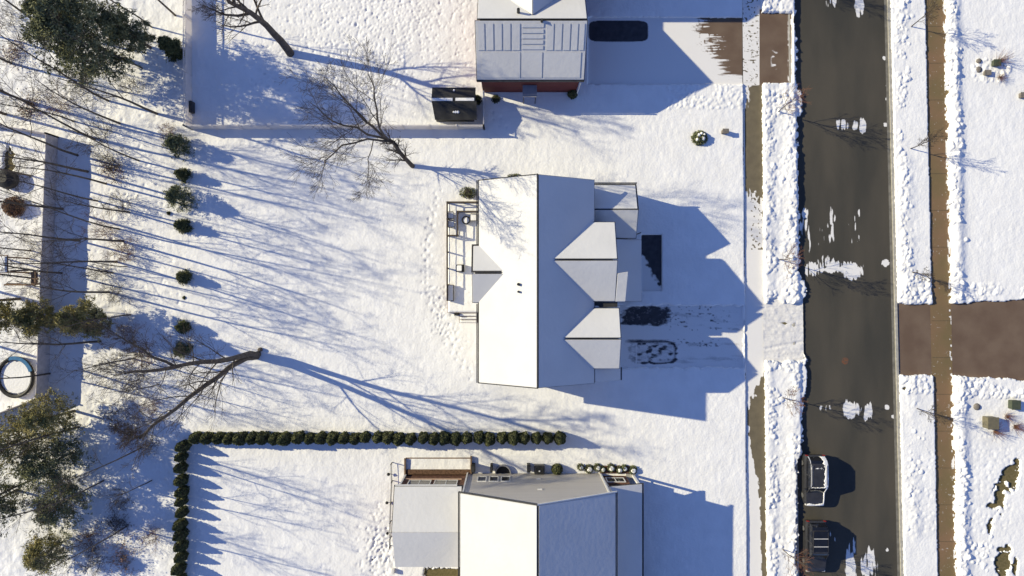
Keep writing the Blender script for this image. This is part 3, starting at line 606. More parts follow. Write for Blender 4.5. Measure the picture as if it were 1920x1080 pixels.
MB().lathe((sx0+2.0, 17.9, 2.16), [(.10, 0), (.09, .05), (.02, .08)], 9).add([],[]).build('snow_lump', SNOW, shd)
for dx, rr0 in ((0, .13), (.2, .14), (-.18, .1)): MB().lathe((sx0+2.15+dx, 15.95, 2.14), [(rr0, 0), (rr0*.8, .06), (.02, .09)], 9).build('snow_lump', SNOW, shd)

# --- the south house
h3 = empty('house', (2.1, -22, 0), 'large beige house with a tall lit gable wall, cut by the bottom of the photo', 'house')
XR3 = 2.02; ZR3, ZE3 = 10.02, 6.65; XW3, XE3 = -4.39, 8.75
MB().extr([(XW3+.15, 0), (XE3-.45, 0), (XE3-.15, ZE3-.25), (XR3, ZR3-.3), (XW3+.15, ZE3-.25)], 'y', -40, -17.32).build('gable_wall', BEIGE, h3)
roof_plane(h3, [(XR3, -17.2, ZR3), (XR3, -40, ZR3), (XW3, -40, ZE3), (XW3, -17.2, ZE3)], over=.02, snow_in=.045)
roof_plane(h3, [(XR3+.05, -17.2, ZR3-.02), (XR3+.05, -40, ZR3-.02), (XE3, -40, ZE3-.08), (XE3, -17.2, ZE3-.08)], snow_in=.05)
gutter(h3, (XW3-.1, -17.15, ZE3-.12), (XW3-.1, -40, ZE3-.12)); gutter(h3, (XE3+.1, -17.15, ZE3-.2), (XE3+.1, -40, ZE3-.2))
MB().prism([(XW3-.1, -17.12, ZE3-.02), (XR3, -17.12, ZR3+.0), (XR3, -17.22, ZR3+.0), (XW3-.1, -17.22, ZE3-.02)], .2).build('rake_trim', GUT, h3)
MB().prism([(XE3+.1, -17.12, ZE3-.1), (XR3, -17.12, ZR3), (XR3, -17.22, ZR3), (XE3+.1, -17.22, ZE3-.1)], .2).build('rake_trim', WTRIM, h3)
for (a, b) in ((-3.14, -2.3), (-2.08, -1.22), (-1.0, -.15)): window(h3, a, b, -17.32, 0, 1.35, 2.95, 'n', mull=0)
for z in (2.0, 5.2): MB().box(2.2, 2.6, -17.318, -17.26, z, z+.25).build('wall_vent', WTRIM, h3)
MB().beam((XW3+.25, -17.25, .1), (XW3+.25, -17.25, ZE3-.3), .12, .1).build('corner_board', WTRIM, h3)
MB().box(XE3-.6, XE3-.45, -17.315, -17.25, .1, 6.3).build('corner_board', WTRIM, h3)
# west wing with brick side
MB().extr([(-17.5, 0), (-24.1, 0), (-24.1, 4.2), (-20.84, 5.5), (-17.5, 4.2)], 'x', -9.95, XW3+.1).build('wall', BRICK, h3)
roof_plane(h3, [(-10.24, -20.84, 5.76), (XW3+.0, -20.84, 5.76), (XW3, -17.34, 4.42), (-10.24, -17.34, 4.42)], over=.08, snow_in=-.01)
roof_plane(h3, [(-10.24, -20.84, 5.76), (XW3+.0, -20.84, 5.76), (XW3, -24.35, 4.42), (-10.2, -24.35, 4.42)], over=.0, snow_in=-.01)
gutter(h3, (-10.2, -17.22, 4.35), (XW3-.4, -17.22, 4.35)).data.materials[0] = WTRIM
for (a, b) in ((-9.35, -7.3), (-7.0, -4.9)): window(h3, a, b, -17.5, 0, 1.9, 3.6, 'n', m=WTRIM, mull=1)
MB().box(-10.0, -4.6, -17.498, -17.40, 1.55, 1.72).build('window_sill', mat('sandstone_sill', (.42,.29,.21), (.36,.24,.17), .8, 4), h3)
MB().beam((-9.9, -17.42, .1), (-9.9, -17.42, 4.3), .12, .12).build('downspout', WTRIM, h3)
# east porch
roof_plane(h3, [(8.4, -17.3, 4.55), (8.4, -40, 4.55), (11.54, -40, 3.68), (11.54, -17.3, 3.68)], snow_in=.03)
gutter(h3, (11.6, -17.25, 3.58), (11.6, -40, 3.58))
MB().extr([(8.0, 0), (10.6, 0), (10.6, 2.6), (8.0, 2.6)], 'y', -40, -17.55).build('porch_wall', BRICK, h3)
window(h3, 8.6, 10.3, -17.54, 0, 1.0, 2.4, 'n', m=WTRIM, mull=1)
for y in (-17.5, -21, -24.5, -28): MB().box(11.2, 11.4, y-.1, y+.1, 0, 3.45).build('porch_post', WTRIM, h3)
MB().box(10.62, 11.5, -40, -17.35, -.05, .35).build('porch_floor', CONC, h3)
MB().box(11.25, 11.35, -24.4, -17.62, 1.1, 1.18).build('porch_rail', WTRIM, h3)
# raised bed in front of the brick side, window well, shrubs, AC unit
bd = empty('raised_bed', P(820, 882), 'raised planting bed with timber edging below the brick wing', 'planting bed')
MB().box(-9.9, -3.9, -17.40, -16.95, -.05, .30).build('soil', MULCH, bd)
for q in ((-10.05, -9.92, -17.4, -15.9, -.05, .42), (-9.92, -3.85, -15.95, -15.85, -.05, .20), (-3.88, -3.75, -17.3, -15.7, -.05, .5)): MB().box(*q).build('edging', WOOD, bd)
ww = empty('window_well', P(943, 882), 'half round galvanised window well, dark inside, at the foot of the beige gable wall', 'window well')
cxw, cyw = (943-960)/20*.99, -17.32; prof = []
v = []; f = []; n_ = 16
for i in range(n_+1):
    a = math.pi*i/n_
    for r in (.66, .76): v += [(cxw+r*math.cos(a), cyw+r*math.sin(a)*1.12, -.05), (cxw+r*math.cos(a), cyw+r*math.sin(a)*1.12, .52)]
for i in range(n_):
    a = i*4; b = a+4; f += [(a, b, b+1, a+1), (a+2, a+3, b+3, b+2), (a+1, b+1, b+3, a+3), (a, a+2, b+2, b)]
MB().add(v, f).build('well_rim', mat('galvanised_steel', (.42,.41,.40), (.34,.33,.32), .5, 4, metal=.5), ww)
MB().add([(cxw+.655*math.cos(math.pi*i/n_), cyw+.655*1.12*math.sin(math.pi*i/n_), .2) for i in range(n_+1)], [tuple(range(n_+1))]).build('well_cover', BLACK, ww)
def shrub_mesh(name, c, rx, ry, rz, n, m, size=.09, parent=None, core=True, seed=0, top=1.0):
    r_ = np.random.RandomState(seed+100); u = r_.normal(size=(n, 3)); u /= np.linalg.norm(u, axis=1)[:, None]; u[:, 2] = np.abs(u[:, 2])*top
    rad = .72 + .34*r_.rand(n)**.7; ctr = u*rad[:, None]*np.array([rx, ry, rz]) + np.array(c)
    return leaf_quads(name, ctr, size, m, parent, r_)
def leaf_quads(name, ctr, size, m, parent, r_, up=0.0, ar=.45):
    n = len(ctr); a = r_.normal(size=(n, 3)); a[:, 2] += up; a /= np.linalg.norm(a, axis=1)[:, None]
    b = np.cross(a, r_.normal(size=(n, 3))); b /= np.linalg.norm(b, axis=1)[:, None]
    s = size*(.6+.8*r_.rand(n))[:, None]; a = a*s; b = b*s*ar
    V = np.stack([ctr-a, ctr+b, ctr+a, ctr-b], 1).reshape(-1, 3); F = np.arange(4*n).reshape(n, 4)
    return mesh_np(name, V, F, m, parent)
def cone_core(c, prof, n=10):
    return MB().lathe(c, prof, n)
def shrub(px, py, r, h, label, m=ARB, name='shrub', cat='shrub', group=None, snowcap=0, size=.08, seed=0, n=900, sx=1.0):
    p = P(px, py); e = empty(name, p, label, cat, group)
    cr = MB().lathe((p.x, p.y, 0), [(r*.55, 0), (r*.8, h*.3), (r*.7, h*.65), (r*.25, h*.86)], 10).build('stems', BARKD, e)
    shrub_mesh('foliage', (p.x, p.y, h*.12), r*sx, r, h*.9, n, m, size, e, seed=seed)
    if snowcap:
        q = MB().lathe((p.x+.05, p.y-.02, h*.84), [(r*snowcap, 0), (r*snowcap*.8, h*.1), (r*snowcap*.3, h*.17)], 9).build('snow_cap', SNOW, e)
    return e
shrub(1044, 878, .50, 1.1, 'round clipped green shrub against the beige gable wall', seed=1, n=1400)
ac = empty('air_conditioner', P(1011, 876), 'round topped dark air conditioning unit with a dot of snow beside the beige gable wall', 'air conditioner')
p = P(1011, 877); MB().box(p.x-.48, p.x+.48, p.y-.42, p.y+.42, 0, .78).build('casing', CONC if False else CARD, ac, bevel=.05); MB().cyl((p.x, p.y), .36, .36, .78, .84, 20).build('fan_grille', BLACK, ac); MB().cyl((p.x, p.y-.1), .08, .05, .84, .92, 8).build('snow_dot', SNOW, ac)
for i, (px, w, lab) in enumerate(((888, .35, 'left of the window well near the brick wing'), (922, .22, 'just left of the window well'), (991, .3, 'between the window well and the air conditioning unit'))):
    p = P(px, 873); e = empty('utility_box', p, 'dark metal box at the gable wall, ' + lab, 'utility box', 'dark boxes along the gable wall')
    MB().box(p.x-w/2, p.x+w/2, p.y-.40, p.y+.30, 0, 1.0).build('box_body', BLACK, e, bevel=.02); MB().box(p.x-w/2+.03, p.x+w/2-.03, p.y-.3, p.y+.2, 1.0, 1.03).build('box_lid', GUT, e)
for i in range(8):
    shrub(1088+13.6*i + (i%3)*2, 874 + (i%2)*3 + i*.4, .34 + .05*((i*5)%3), .62, '%s snow dusted dwarf shrub from the left, by the beige house porch' % ordw(i), snowcap=.55, seed=10+i, n=330, group='dwarf shrubs in front of the porch', m=SPRUCE)
tag(MB().box(8.2, 10.9, -17.3, -16.6, -.05, .3).build('flower_bed', BRICK), 'low red brown bed edging in front of the dark porch window', 'planting bed')
shrub(878, 362, .55, .9, 'dark leggy shrub at the top right of the deck, by the house wall', seed=30, n=500, sx=1.5, name='shrub')
shrub(895, 189, .45, .9, 'dark shrub with snow at the right end of the black shed', seed=31, n=500)
shrub(930, 187, .42, .5, 'small flattened shrub in the shade below the red wall', seed=32, n=300)
shrub(1073, 178, .45, 1.0, 'dark clipped shrub at the right corner of the red wall', seed=33, n=900)
shrub(965, 335, .45, .5, 'low dark shrub peeping out above the north eave of the middle house', seed=34, n=350, sx=1.8)
tag(MB().box(-11.2, -10.95, -26.6, -26.2, 0, .6).build('bin', WTRIM, bevel=.03), 'small white bin standing south of the west wing of the beige house', 'bin')
# thin wire fence along the west side of the beige house
wf = empty('wire_fence', P(736, 960), 'thin wire fence running down beside the west wing of the beige house', 'fence')
pts = [P(736, 866), P(737, 900), P(735, 940), P(734, 975), P(734, 1005), P(733, 1022)]
for a, b in zip(pts, pts[1:]): MB().beam(a+Vector((0,0,.9)), b+Vector((0,0,.9)), .05, .05).beam(a+Vector((0,0,.45)), b+Vector((0,0,.45)), .03, .03).build('wire', GUT, wf)
for a in pts: MB().beam(a, a+Vector((0,0,1.0)), .07, .07).build('post', GUT, wf)
for px, py, r, lab in ((730, 887, .16, 'uppermost of the little dark garden lights left of the wire fence'), (727, 940, .15, 'middle little dark garden light left of the wire fence'), (728, 997, .14, 'lowest little dark garden light left of the wire fence')):
    p = P(px, py); e = empty('garden_light', p, lab, 'garden light', 'garden lights by the wire fence'); MB().cyl((p.x, p.y), .03, .03, 0, .45, 8).build('stake', BLACK, e); MB().cyl((p.x, p.y), r, .04, .45, .58, 10).build('lamp_cap', BLACK, e)

# ------------------------------------------------------------------ trees
def tubes(polys):
    """polys: list of (points (n,3), radii (n), sides) -> V, F (quads)"""
    Vs = []; Fs = []; off = 0
    for pts, rad, k in polys:
        n = len(pts); t = np.gradient(pts, axis=0); t /= np.linalg.norm(t, axis=1)[:, None] + 1e-9
        ref = np.array([0., 0., 1.]) if abs(t[0, 2]) < .9 else np.array([1., 0., 0.])
        u = np.cross(t, ref); u /= np.linalg.norm(u, axis=1)[:, None] + 1e-9; w = np.cross(t, u)
        a = np.arange(k)*2*math.pi/k
        ring = pts[:, None] + rad[:, None, None]*(np.cos(a)[None, :, None]*u[:, None] + np.sin(a)[None, :, None]*w[:, None])
        Vs.append(ring.reshape(-1, 3)); i = np.arange(n*k).reshape(n, k) + off; j = np.roll(i, -1, 1)
        Fs.append(np.stack([i[:-1], j[:-1], j[1:], i[1:]], -1).reshape(-1, 4)); off += n*k
    return np.concatenate(Vs), np.concatenate(Fs)
def grow(p, d, L_, r, lvl, out, R, prm):
    """one limb with wander, then its side branches"""
    n = 6 if lvl < 2 else 4; pts = [p]; dd = d.copy()
    for i in range(n):
        dd = dd + R.normal(size=3)*prm['wob']*(1 if lvl else .4) + np.array([0, 0, prm['up']])*(lvl > 0); dd /= np.linalg.norm(dd)
        pts.append(pts[-1] + dd*L_/n)
    pts = np.array(pts); rad = np.linspace(r, max(r*prm['tip'], .011), n+1)
    out[0 if lvl < 2 else 1].append((pts, rad, (8, 6, 4, 3, 3, 3)[lvl]))
    branch_off(pts, rad, L_, lvl, out, R, prm)
def branch_off(pts, rad, L_, lvl, out, R, prm):
    if lvl >= prm['lv']: return
    cnt = prm['n'][lvl]; n = len(pts)-1; az0 = R.rand()*6.28
    for k in range(cnt):
        t = prm['t0'][lvl] + (1-prm['t0'][lvl])*(k+R.rand()*.8)/cnt; t = min(t, .985); f = t*n; i = int(f)
        q = pts[i] + (pts[i+1]-pts[i])*(f-i); d = pts[i+1]-pts[i]; d /= np.linalg.norm(d)
        az = az0 + k*2.4 + R.normal()*.4; ref = np.cross(d, [0.3, .1, 1.]) ; ref /= np.linalg.norm(ref)+1e-9; w = np.cross(d, ref)
        ang = math.radians(prm['ang'][lvl] + R.normal()*8); nd = d*math.cos(ang) + (ref*math.cos(az)+w*math.sin(az))*math.sin(ang)
        rr_ = rad[i]*prm['rr']*(1-.35*t); LL = L_*prm['ll'][lvl]*(1.15-.6*t)*(.75+.5*R.rand())
        grow(q, nd, LL, rr_, lvl+1, out, R, prm)
BT = dict(wob=.10, up=.05, tip=.25, n=(9, 6, 5, 4), t0=(.42, .2, .15, .1), ang=(38, 38, 36, 34), rr=.52, ll=(.36, .52, .5, .45), lv=3)
def bare_tree(name, loc, label, cat, group, seed, h, r, prm=None, stems=None, barkm=None, twigm=None):
    R = np.random.RandomState(seed); prm = dict(BT, **(prm or {})); out = [[], []]
    e = empty(name, loc, label, cat, group); b = np.array(loc)
    if stems is None: grow(b + [0, 0, -.1], np.array([R.normal()*.03, R.normal()*.03, 1.0]), h, r, 0, out, R, prm)
    else:
        for pts, r0, r1 in stems:
            pts = np.array(pts, float); m = []                     # smooth the given stem
            for i in range(len(pts)-1):
                for s in (0, .5): m.append(pts[i]*(1-s) + pts[i+1]*s + (R.normal(size=3)*.06 if i or s else 0))
            m.append(pts[-1]); pts = np.array(m); rad = np.linspace(r0, r1, len(pts)); out[0].append((pts, rad, 10))
            L_ = np.linalg.norm(np.diff(pts, axis=0), axis=1).sum(); branch_off(pts, rad, L_, 0, out, R, prm)
    V, F = tubes(out[0]); mesh_np('trunk', V, F, barkm or BARK, e, True)
    V, F = tubes(out[1]); mesh_np('crown', V, F, twigm or BARKD, e, False)
    return e
def T3(*q): return [tuple(P(*a)) for a in q]

# three named trees in the back yards, stems given as photo position + height
base = P(545, 101)
bare_tree('bare_tree', P(545, 100), 'thick bare tree leaning out of the top of the photo, inside the white fence', 'tree', None, 5, 16, .35,
    dict(n=(12, 8, 6, 5), t0=(.40, .2, .15, .1), ll=(.32, .5, .5, .45)), [(T3((546, 102, -.1), (528, 78, 2.2), (500, 46, 5), (470, 25, 8), (430, 2, 11), (400, -35, 15)), .40, .07), (T3((470, 25, 8), (420, 28, 10), (380, 10, 13)), .13, .03), (T3((440, 8, 10.2), (425, -40, 13), (440, -80, 16)), .14, .03)])
MB().lathe(tuple(P(541, 97)), [(.52, 0), (.46, .25), (.36, .6), (.3, .8)], 12)
bare_tree('bare_tree', P(776, 314), 'bare tree with a wide fan of fine twigs above the middle house deck', 'tree', None, 9, 14, .25,
    dict(n=(9, 8, 7, 5), t0=(.22, .12, .1, .1), ll=(.42, .5, .5, .5), wob=.07, rr=.5, ang=(32, 34, 34, 32)),
    [(T3((776, 314, -.1), (760, 297, 1.6), (742, 272, 3.6), (728, 262, 5)), .22, .15),
     (T3((728, 262, 5), (712, 240, 7.7), (706, 205, 11.075), (700, 160, 15.125), (690, 140, 17.15)), .12, .02),
     (T3((728, 262, 5), (700, 240, 7.7), (672, 215, 10.4), (640, 180, 13.775), (610, 145, 17.15)), .13, .02),
     (T3((728, 262, 5), (690, 250, 7.7), (645, 235, 10.4), (610, 215, 13.1), (578, 190, 15.8)), .11, .02),
     (T3((735, 266, 4.46), (690, 262, 7.7), (640, 274, 10.4), (612, 300, 13.1), (606, 315, 14.45)), .10, .02),
     (T3((700, 262, 6.89), (692, 300, 9.05), (690, 335, 11.075), (691, 358, 12.425)), .05, .012)])
bare_tree('twin_stem_tree', P(484, 664), 'big tree with two thick bare stems leaning left from the middle of the back lawn', 'tree', None, 12, 18, .4,
    dict(rr=.36, n=(18, 9, 7, 5), t0=(.30, .15, .15, .1), ll=(.26, .5, .5, .45), wob=.12),
    [(T3((486, 664, -.1), (470, 664, 2), (430, 672, 5), (380, 680, 9), (330, 688, 13), (270, 693, 17), (235, 700, 19)), .30, .06),
     (T3((484, 668, -.1), (465, 671, 2), (430, 690, 5), (385, 722, 9), (330, 765, 12.5), (285, 800, 15), (262, 822, 17)), .30, .06),
     (T3((330, 688, 13), (290, 670, 15), (240, 640, 17.5), (190, 610, 19)), .12, .02), (T3((285, 800, 15), (250, 825, 17), (215, 800, 19)), .1, .02)])

# the wood: seven different bare trees, then copies turned and scaled
spots = [ # base px, py, height, which
 (226, 430, 15, 0), (221, 491, 14, 1), (180, 262, 16, 2), (166, 322, 13, 3), (184, 377, 15, 4), (152, 452, 13, 5), (206, 548, 13, 6), (262, 302, 12, 1),
 (296, 214, 13, 3), (205, 190, 15, 5), (140, 228, 14, 0), (62, 196, 15, 6), (96, 60, 16, 2), (286, 52, 14, 4), (24, 120, 16, 1), (330, 30, 12, 6),
 (118, 512, 14, 2), (60, 470, 13, 4), (246, 590, 10, 5), (190, 640, 13, 3), (268, 838, 13, 0), (150, 800, 14, 6), (96, 700, 12, 1), (40, 560, 15, 3), (196, 900, 12, 2), (240, 985, 13, 4), (60, 900, 14, 5),
 (232, 452, 12, 3), (244, 398, 11, 6), (200, 345, 14, 1), (214, 512, 11, 2), (240, 500, 9, 4), (148, 292, 15, 5), (120, 392, 14, 6), (268, 128, 12, 2), (12, 215, 15, 3), (60, 330, 13, 1), (226, 232, 13, 6), (252, 672, 9, 3), (300, 720, 8, 1), (286, 900, 8, 5), (110, 940, 11, 0),
 (-60, 250, 17, 2), (-40, 60, 16, 4), (-110, 520, 16, 3), (-30, 640, 15, 6), (-120, 140, 16, 5), (-70, 760, 16, 0)]
HINT = {0: 'thin dark bare tree with the crossing trunk shadow, two metres right of the grey fence', 1: 'forked bare tree low beside the grey fence, below its dark neighbour', 2: 'slim bare tree rooted just beyond the top corner of the grey fence',
 18: 'short thin bare tree between the olive pine and the small dark seedling', 12: 'bare tree standing through the edge of the large dark pine', 13: 'bare tree between the large dark pine and the white fence',
 15: 'slender bare tree close to the white fence at the top of the photo', 8: 'slender bare tree above the topmost round green sapling', 20: 'bare tree just left of the upper end of the arborvitae column', 25: 'bare tree at the bottom, between the scrub and the arborvitae column'}
protos = {}
vis = [i for i, s in enumerate(spots) if s[0] > 0]; byy = sorted([i for i in vis if i not in HINT], key=lambda i: spots[i][1])
for i, (px, py, h, k) in enumerate(spots):
    lab = HINT.get(i) or ('thin bare woodland tree, %s from the top along the left side wood' % ordw(byy.index(i)) if i in byy else 'bare woodland tree rooted just outside the left edge of the photo')
    if k not in protos:
        protos[k] = (bare_tree('bare_tree', P(px, py), lab, 'tree', 'bare trees of the wood', 40+k, h, .085 + .012*(k % 4), dict(n=(9, 6, 5, 4), t0=(.38+.04*(k % 3), .2, .15, .1), ll=(.26+.03*(k % 2), .5, .5, .45), ang=(34+3*(k % 3), 38, 36, 34), wob=.08)), h)
        continue
    o = copy_tree(protos[k][0]); o.location = P(px, py); o.rotation_euler.z = rnd.uniform(0, 6.28); o['label'] = lab
    s = h/protos[k][1]; o.scale = (s, s, s)

# conifers with real limbs and needle tufts
def conifer(name, loc, label, group, seed, h, rad, m, nl=70, per=26, droop=.15, z0=.25, prof=None, leaf=.14, bias=None, tufts=9, cat='pine tree', limbup=.35):
    R = np.random.RandomState(seed); e = empty(name, loc, label, cat, group); b = np.array(loc); tr = []; ctr = []
    lean = R.normal(size=2)*.03*h; tp = b + [lean[0], lean[1], h]
    tpts = np.array([b + (tp-b)*t + np.array([math.sin(t*5+seed)*.1, math.cos(t*4)*.1, 0]) for t in np.linspace(0, 1, 9)]); tpts[0, 2] -= .1
    tr.append((tpts, np.linspace(.018*h+.03, .02, 9), 8))
    for k in range(nl):
        t = z0 + (1-z0)*(k+R.rand())/nl; q = b + (tp-b)*t; az = k*2.4 + R.normal()*.5
        pr = (prof or (lambda s: (1-s)**.7*min(1, .35+2.2*s)))((t-z0)/(1-z0)); L_ = rad*pr*(.65+.6*R.rand())
        if bias: L_ *= 1 + bias[1]*math.cos(az-bias[0])
        n = 7; d = np.array([math.cos(az), math.sin(az), limbup*t-.05]); pts = [q]
        for i in range(n): d = d + R.normal(size=3)*.09 + [0, 0, -droop*.3]; d /= np.linalg.norm(d); pts.append(pts[-1]+d*L_/n)
        pts = np.array(pts); tr.append((pts, np.linspace(.012+.02*L_/rad*rad*.25, .006, n+1), 4))
        for s in range(per):
            f = (.25+.75*R.rand()**.7)*n; i = min(int(f), n-1); c = pts[i]+(pts[i+1]-pts[i])*(f-i)
            side = np.cross(d, [0, 0, 1]); w = L_*.24*(1.1-f/n*.6); c = c + side*R.normal()*w + [0, 0, R.normal()*.10*L_*.3]
            ctr.append(c + R.normal(size=(tufts, 3))*leaf*.75)
    V, F = tubes(tr); mesh_np('trunk', V, F, BARK, e, True); ctr = np.concatenate(ctr)
    leaf_quads('crown', ctr, leaf, m, e, R, up=.1, ar=.26); return e
conifer('pine_tree', P(222, 112), 'largest dark green pine, at the top left beside the white fence', None, 3, 11.8, 5.4, PINE, nl=120, per=30, leaf=.16, z0=.25, prof=lambda s: (1-s)**.5*min(1, .5+1.5*s), tufts=8)
conifer('pine_tree', P(285, 92), 'smaller pine overlapping the right side of the largest pine', None, 4, 7.5, 2.4, PINE, nl=40, per=20, leaf=.15)
conifer('pine_tree', P(200, 598), 'olive green pine across the grey fence, rightmost of three in a row', None, 6, 6.8, 2.5, PINEO, nl=60, per=22, leaf=.14, z0=.2)
conifer('pine_tree', P(112, 592), 'olive pine across the grey fence, middle one of three in a row', None, 7, 6.3, 2.2, PINEO, nl=50, per=20, leaf=.14)
conifer('pine_tree', P(40, 592), 'yellow green pine cut off by the left edge, leftmost of three in a row', None, 5, 6, 2.0, PINEO, nl=40, per=20, leaf=.14)
conifer('pine_tree', P(140, 772), 'thin olive pine covering the lower corner of the grey fence', None, 8, 6.6, 3.4, PINEO, nl=75, per=20, leaf=.12, tufts=6)
conifer('pine_tree', P(70, 815), 'loose green pine at the left edge, just below the angled grey fence', None, 21, 7.0, 4.2, PINEO, nl=90, per=22, leaf=.12, tufts=6)
conifer('pine_tree', P(138, 850), 'loose dark green pine at the lower left, beside the blue shaded snow', None, 22, 6.0, 4.2, PINE, nl=90, per=22, leaf=.12, tufts=6)
conifer('pine_tree', P(150, 925), 'loose dark green pine at the lower left, lowest of the loose group', None, 26, 5.4, 3.6, PINE, nl=80, per=22, leaf=.12, tufts=6)
conifer('pine_tree', P(36, 920), 'wide green pine at the far lower left edge', None, 23, 6.0, 3.8, PINE, nl=80, per=22, leaf=.12, tufts=6)
conifer('pine_tree', P(112, 1020), 'yellow olive young pine at the bottom left corner', None, 24, 4.2, 2.9, PINEO, nl=75, per=20, leaf=.11, tufts=7)
conifer('young_pine', P(338, 102), 'very dark bushy evergreen pressed against the outside of the white fence', None, 25, 3.6, 1.25, ARB, nl=70, per=22, leaf=.11, z0=.08, cat='evergreen')
gp = 'small evergreens in a line along the edge of the wood'
for i, (px, py, h, r, m, lab) in enumerate(((343, 275, 2.6, 1.45, SPRUCE, 'topmost and widest open branched spruce sapling in the line by the wood'), (350, 330, 1.8, .72, ARB, 'small dark round evergreen between the two wide spruce saplings'),
    (345, 372, 2.8, 1.5, SPRUCE, 'spiky olive spruce sapling with its own star shaped shadow'), (350, 425, 1.7, .78, ARB, 'small dark evergreen just below the spiky olive sapling'),
    (351, 519, 1.7, .78, ARB, 'small dark evergreen alone halfway down the line by the wood'), (350, 612, 1.6, .72, ARB, 'small dark evergreen above the twin stem tree'), (346, 655, 1.5, .95, SPRUCE, 'straggly brownish evergreen behind the upper stem of the twin tree'))):
    conifer('young_evergreen', P(px, py), lab, gp, 60+i, h, r, m, nl=60, per=14, leaf=.10, z0=.05, cat='young evergreen', limbup=.6, prof=lambda s: (1-s)**.6, tufts=6)
shrub(347, 558, .2, .3, 'tiny dark seedling in the snow below the evergreen line', seed=70, n=160)
shrub(318, 400, .18, .35, 'tiny dark stump like seedling under the spiky olive sapling', seed=71, n=120)
for i, (px, py, r, h, lab) in enumerate(((178, 1010, 1.3, 1.4, 'pale tan leafed scrub at the bottom left beside the young pine'), (225, 980, 1.0, 1.2, 'grey scrub in front of the bottom pines'), (235, 1040, 1.4, 1.4, 'brown leafed bush at the very bottom, left of the arborvitae column'), (215, 322, 1.2, .8, 'brown brush among the bare trees right of the grey fence'), (30, 100, 1.6, 1.0, 'reddish brown brush at the top left edge'), (60, 205, 1.4, .8, 'reddish brown brush under the bare trees at upper left'))):
    R = np.random.RandomState(80+i); p = P(px, py); e = empty('scrub', p, lab, 'bush', 'scrub on the floor of the wood'); tr = []
    for k in range(60):
        a = R.rand()*6.28; q = np.array(p)+[R.normal()*r*.4, R.normal()*r*.4, 0]; d = np.array([math.cos(a)*.7, math.sin(a)*.7, .9]); pts = [q]
        for j in range(4): d = d+R.normal(size=3)*.25; d /= np.linalg.norm(d); pts.append(pts[-1]+d*h*.3)
        tr.append((np.array(pts), np.linspace(.014, .005, 5), 3))
    V, F = tubes(tr); mesh_np('stems', V, F, BARK, e); c = np.concatenate([t[0][1:] for t in tr]); c = np.repeat(c, 3, 0)+R.normal(size=(len(c)*3, 3))*.12
    leaf_quads('leaves', c, .07, STRAW if i != 1 else BARK, e, R)

def brush(loc, label, seed, r, h, m):
    R_ = np.random.RandomState(seed); e = empty('brush', loc, label, 'bush', 'leafless brush on the floor of the wood'); b = np.array(loc); out = [[], []]
    for k in range(16):
        d = np.array([R_.normal()*.5, R_.normal()*.5, 1.0]); d /= np.linalg.norm(d)
        grow(b + [R_.normal()*r*.35, R_.normal()*r*.35, 0], d, h*(.6+.6*R_.rand()), .016, 1, out, R_, dict(BT, n=(0, 6, 4, 0), lv=3, tip=.5, wob=.14, ang=(0, 40, 40, 0)))
    V, F = tubes(out[0]); mesh_np('stems', V, F, m, e); V, F = tubes(out[1]); mesh_np('twigs', V, F, m, e); return e
bspots = [(30, 40, 1.6), (120, 200, 2.0), (190, 250, 1.8), (250, 170, 1.5), (215, 300, 1.8), (230, 380, 1.6), (205, 430, 1.9), (240, 470, 1.6), (200, 505, 1.7), (225, 545, 1.5), (250, 620, 1.8), (275, 665, 1.6), (260, 715, 1.9), (235, 770, 2.0),
 (290, 760, 1.5), (250, 815, 1.6), (210, 690, 1.7), (285, 830, 1.4), (240, 935, 1.5), (290, 1000, 1.6), (190, 1050, 1.7), (60, 450, 1.4), (70, 620, 1.6), (215, 60, 1.4), (320, 250, 1.1), (150, 160, 1.7)]
bspots.sort(key=lambda q: q[1]); BP = []
for i, (px, py, h) in enumerate(bspots):
    lab = '%s patch of leafless brush from the top along the left side wood' % ordw(i)
    if len(BP) < 5: BP.append((brush(P(px, py), lab, 300+i, 1.5, h, (BARK, TWIG, BARKD)[i % 3]), h)); continue
    o = copy_tree(BP[i % 5][0]); o.location = P(px, py); o.rotation_euler.z = rnd.uniform(0, 6.28); o['label'] = lab; q = h/BP[i % 5][1]; o.scale = (q, q, q)

# arborvitae: four variants, copied along the two rows
def arb(loc, label, group, seed, h=2.2, r=.55):
    R = np.random.RandomState(seed); e = empty('arborvitae', loc, label, 'hedge shrub', group); b = Vector(loc)
    prof = [(r*.55, 0), (r*.86, h*.12), (r*.92, h*.32), (r*.78, h*.58), (r*.48, h*.80), (r*.12, h*.96)]
    core = MB().lathe((b.x, b.y, 0), [(q*.82, z) for q, z in prof], 10); n = 1500
    zz = R.rand(n)**1.1; rp = np.interp(zz*h, [z for _, z in prof], [q for q, _ in prof]); a = R.rand(n)*6.28
    rip = 1 + .10*np.sin(a*5+seed) + .07*np.sin(zz*17+a*2)
    ctr = np.stack([b.x + np.cos(a)*rp*rip*(.88+.2*R.rand(n)), b.y + np.sin(a)*rp*rip*(.88+.2*R.rand(n)), zz*h], 1)
    core.build('stem', BARKD, e); leaf_quads('foliage', ctr, .085, ARB, e, R, up=.9, ar=.5); return e
AP = []; rowA = []; rowB = []
n_row = 33
for i in range(n_row):
    t = i/(n_row-1); rowA.append((374 + (1046-374)*t + rnd.uniform(-2.5, 2.5), 817.5 + 1*t + rnd.uniform(-1.5, 1.5), 1.03 + rnd.uniform(-.10, .10)))
ysB = [838, 858, 878, 901, 922, 940, 961, 983, 1001, 1022, 1043, 1064, 1085]
for y in ysB: rowB.append((349 - (y-840)*.018 + rnd.uniform(-2, 2), y - 5, .90 + rnd.uniform(-.06, .10)))
k = 0
